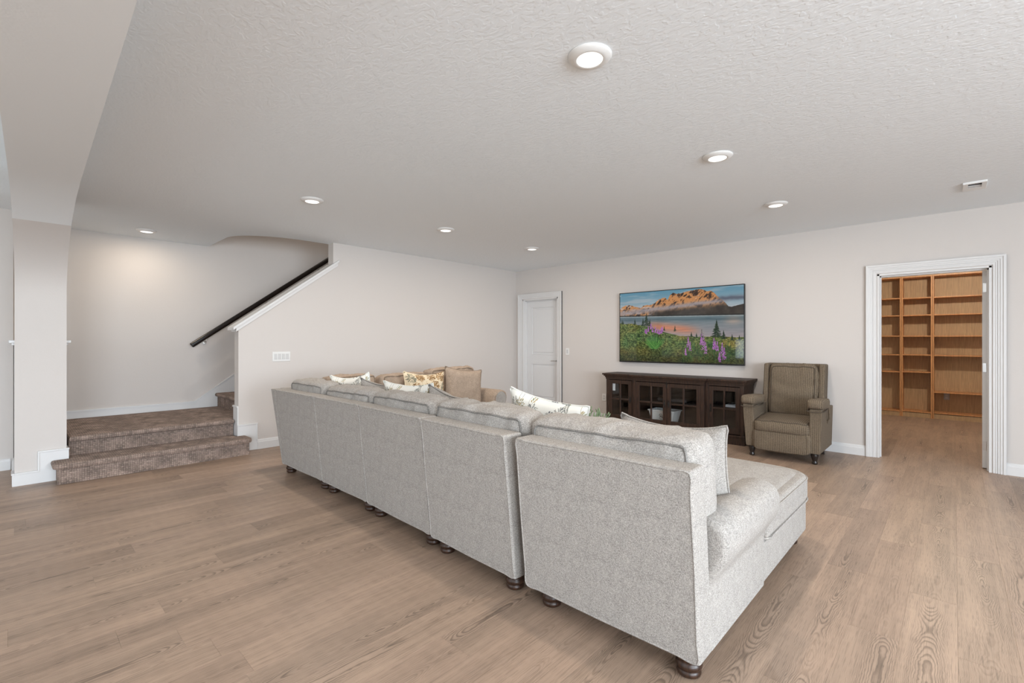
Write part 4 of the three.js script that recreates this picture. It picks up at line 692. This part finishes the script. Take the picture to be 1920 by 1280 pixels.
// ───────────── recliner ─────────────
{
  const t = thing('recliner', 'brown striped tweed recliner armchair with dark legs beside the doorway', 'armchair', [-1.358, 0, -5.985], A(1)); t.scale.x = 0.92;
  const T = M.tweed, Wd = M.tweedWelt;
  // local: front at +z. outer width 0.80 at the arms
  for (const s of [-1, 1]) {
    const prof = [[-0.30, 0.115], [0.335, 0.115], [0.345, 0.16], [0.375, 0.50], [0.38, 0.575], [0.33, 0.585], [-0.10, 0.56], [-0.30, 0.56]];
    const g = ext(shape(prof.map(([z, y]) => [z, y])), 0.115 - 0.02, 0.01, 3); g.rotateY(-Math.PI / 2); g.translate(0.0, 0, 0); g.translate(s > 0 ? 0.395 - 0.01 : -0.28 - 0.01, 0, 0);
    const arm = obj('arm', boxUV(warp(g, (v) => { const k = step(0.1, 0.62, v.y); v.x += s * 0.012 * k; if (v.z > 0.2) v.x += s * -0.01 * (1 - k); })), T, t);
    const pad = blockCushion(0.15, 0.43, 0.10, { seed: 60 + s, crown: 0.15, wrinkle: 0.004, n: 5, seg: 14 });
    const pg = pad.geo; pg.rotateX(-Math.PI / 2); warp(pg, (v) => { v.y += 0.028 * Math.cos((v.z - 0.2) * 5) * step(0.0, 0.3, v.z + 0.2) - 0.02 * step(-0.05, -0.25, v.z) * 0 - (v.z < 0 ? -0.25 * v.z * 0.35 * -1 : 0); });
    pg.translate(s * 0.345, 0.598, 0.195); const pm = obj('arm_pad', boxUV(pg), T, t);
    const tr = [[s * 0.272, 0.560, -0.02], [s * 0.270, 0.550, 0.12], [s * 0.270, 0.563, 0.28], [s * 0.272, 0.556, 0.392], [s * 0.30, 0.552, 0.404], [s * 0.345, 0.550, 0.406], [s * 0.39, 0.552, 0.404], [s * 0.418, 0.556, 0.388], [s * 0.42, 0.560, 0.1]];
    obj('nail_trim', tube(tr, 0.006, false, 60, 6), Wd, pm);
  }
  obj('seat_frame', rbox(-0.30, 0.12, -0.30, 0.30, 0.27, 0.28, 0.02, 3), T, t);
  { const c = blockCushion(0.575, 0.215, 0.10, { seed: 64, crown: 0.25, wrinkle: 0.004, n: 8, seg: 18 }); const m = obj('footrest', c.geo, T, t); m.position.set(0, 0.205, 0.335); m.rotation.x = 0.06; obj('piping', [tube(c.welts[0], 0.0045, true, 120, 6)], T, m); }
  { const c = blockCushion(0.575, 0.60, 0.125, { seed: 65, crown: 0.30, wrinkle: 0.006, n: 8 }); const m = obj('seat_cushion', c.geo, T, t); m.rotation.x = -Math.PI / 2 + 0.05; m.position.set(0, 0.365, 0.10); obj('piping', [tube(c.welts[0], 0.005, true, 140, 6), tube(c.welts[1], 0.005, true, 140, 6)], Wd, m); }
  { // wing-edged back, leaning
    const g = new RoundedBoxGeometry(0.672, 0.87, 0.10, 4, 0.018); g.translate(0, 0.575, -0.29); const lw = [];
    for (const s of [-1, 1]) { const k = new RoundedBoxGeometry(0.060, 0.80, 0.19, 3, 0.016); k.translate(s * 0.306, 0.610, -0.215); lw.push(k); }
    const m = obj('backrest', boxUV(warp(merge([g, ...lw]), (v) => { v.z -= 0.16 * (v.y - 0.3); })), T, t);
    const w2 = []; for (const s of [-1, 1]) w2.push(tube([[s * 0.262, 0.36, -0.15 - 0.01], [s * 0.266, 0.7, -0.145 - 0.064], [s * 0.266, 0.985, -0.15 - 0.11]], 0.005, false, 30, 6)); obj('piping', w2, Wd, m);
    const c = blockCushion(0.525, 0.60, 0.15, { seed: 66, crown: 0.30, wrinkle: 0.010, n: 6, seg: 26 });
    warp(c.geo, (v) => { v.z -= 0.020 * Math.exp(-(((v.y - 0.10 + 0.06 * Math.cos(v.x * 7)) / 0.022) ** 2)) + 0.018 * Math.exp(-(((v.y + 0.07 + 0.05 * Math.cos(v.x * 7)) / 0.022) ** 2)); }); c.geo.computeVertexNormals(); smoothNormals(c.geo);
    const b = obj('back_cushion', boxUV(c.geo), T, t); b.position.set(0, 0.70, -0.235); b.rotation.x = -0.17; obj('piping', [tube(c.welts[0], 0.005, true, 140, 6)], Wd, b);
  }
  const leg = lathe([[0, 0], [0.016, 0], [0.021, 0.006], [0.022, 0.022], [0.016, 0.032], [0.019, 0.040], [0.026, 0.075], [0.031, 0.098], [0.024, 0.103], [0.031, 0.108], [0.031, 0.122], [0, 0.122]], 20);
  for (const [x, z] of [[-0.325, 0.29], [0.325, 0.29]]) { const m = obj('leg', leg, M.darkLeg, t); m.position.set(x, 0, z); m.scale.set(1.35, 1, 1.25); }
  for (const s of [-1, 1]) { const m = obj('leg', warp(rbox(-0.022, 0, -0.022, 0.022, 0.13, 0.022, 0.004), (v) => { v.z -= 0.06 * (1 - v.y / 0.13); }), M.darkLeg, t); m.position.set(s * 0.30, 0, -0.235); }
  obj('release_lever', [tube([[0.405, 0.42, 0.05], [0.425, 0.46, 0.07], [0.428, 0.54, 0.10], [0.424, 0.585, 0.12]], 0.009), cyl(0.018, 0.018, 0.02, 0.405, 0.42, 0.05, 14, 'x')], T, t);
}

// ───────────── bookcases ─────────────
function bookcase(x0, x1, shelves, label) {
  const zf = -10.40, zb = -10.69, t = thing('bookcase', label, 'bookcase', [(x0 + x1) / 2, 0, zf], 0, 'beech bookcases in the storeroom'), w = x1 - x0, h = 2.37, D = zf - zb, th = 0.018;
  for (const s of [-1, 1]) obj('side_panel', box(s * w / 2, 0, -D, s * (w / 2 - th), h, 0), M.beech, t);
  obj('back_panel', box(-w / 2 + th, 0.07, -D + 0.002, w / 2 - th, h - 0.01, -D + 0.008), M.beechBack, t);
  obj('top', box(-w / 2 + th, h - 0.022, -D + 0.008, w / 2 - th, h, -0.001), M.beech, t);
  obj('plinth', box(-w / 2 + th, 0, -0.03, w / 2 - th, 0.075, -0.015), M.beechBack, t);
  for (const y of shelves) obj('shelf', box(-w / 2 + th + 0.001, y - th / 2, -D + 0.010, w / 2 - th - 0.001, y + th / 2, -0.006), M.beech, t);
}
bookcase(-1.466, -0.664, [0.085, 0.75, 1.042, 1.362, 1.71, 2.005], 'beech bookcase partly hidden by the left side of the doorway');
bookcase(-0.660, -0.267, [0.092, 0.757, 1.044, 1.36, 1.71, 2.0], 'narrow middle beech bookcase seen whole through the doorway');
bookcase(-0.263, 0.54, [0.094, 0.436, 1.039, 1.357, 1.708, 1.998], 'wide beech bookcase beside the open door, with one very tall bay');
{
  const t = thing('storeroom_light', 'round flush light on the storeroom ceiling', 'ceiling light', [0.05, H, -8.75]);
  obj('base', lathe([[0, 0], [0.11, 0], [0.11, -0.03], [0.10, -0.04], [0, -0.04]].reverse(), 32), M.plastic, t);
  obj('globe', lathe([[0, -0.13], [0.05, -0.125], [0.09, -0.10], [0.105, -0.06], [0.098, -0.035], [0, -0.035]], 28), std({ color: rgb(0.9, 0.88, 0.82), emissive: rgb(1, 0.86, 0.66), emissiveIntensity: 1.5 }), t);
  const l = new THREE.PointLight(new THREE.Color().setRGB(...CLOSET_LAMP), 6.2, 0, 2); l.name = 'storeroom_light_glow'; l.position.set(0.05, H - 0.085, -8.75); l.shadow.radius = 2; scene.add(l);
}

scene.traverse((o) => { if (o.isLight) o.castShadow = true; });
renderer.render(scene, camera);
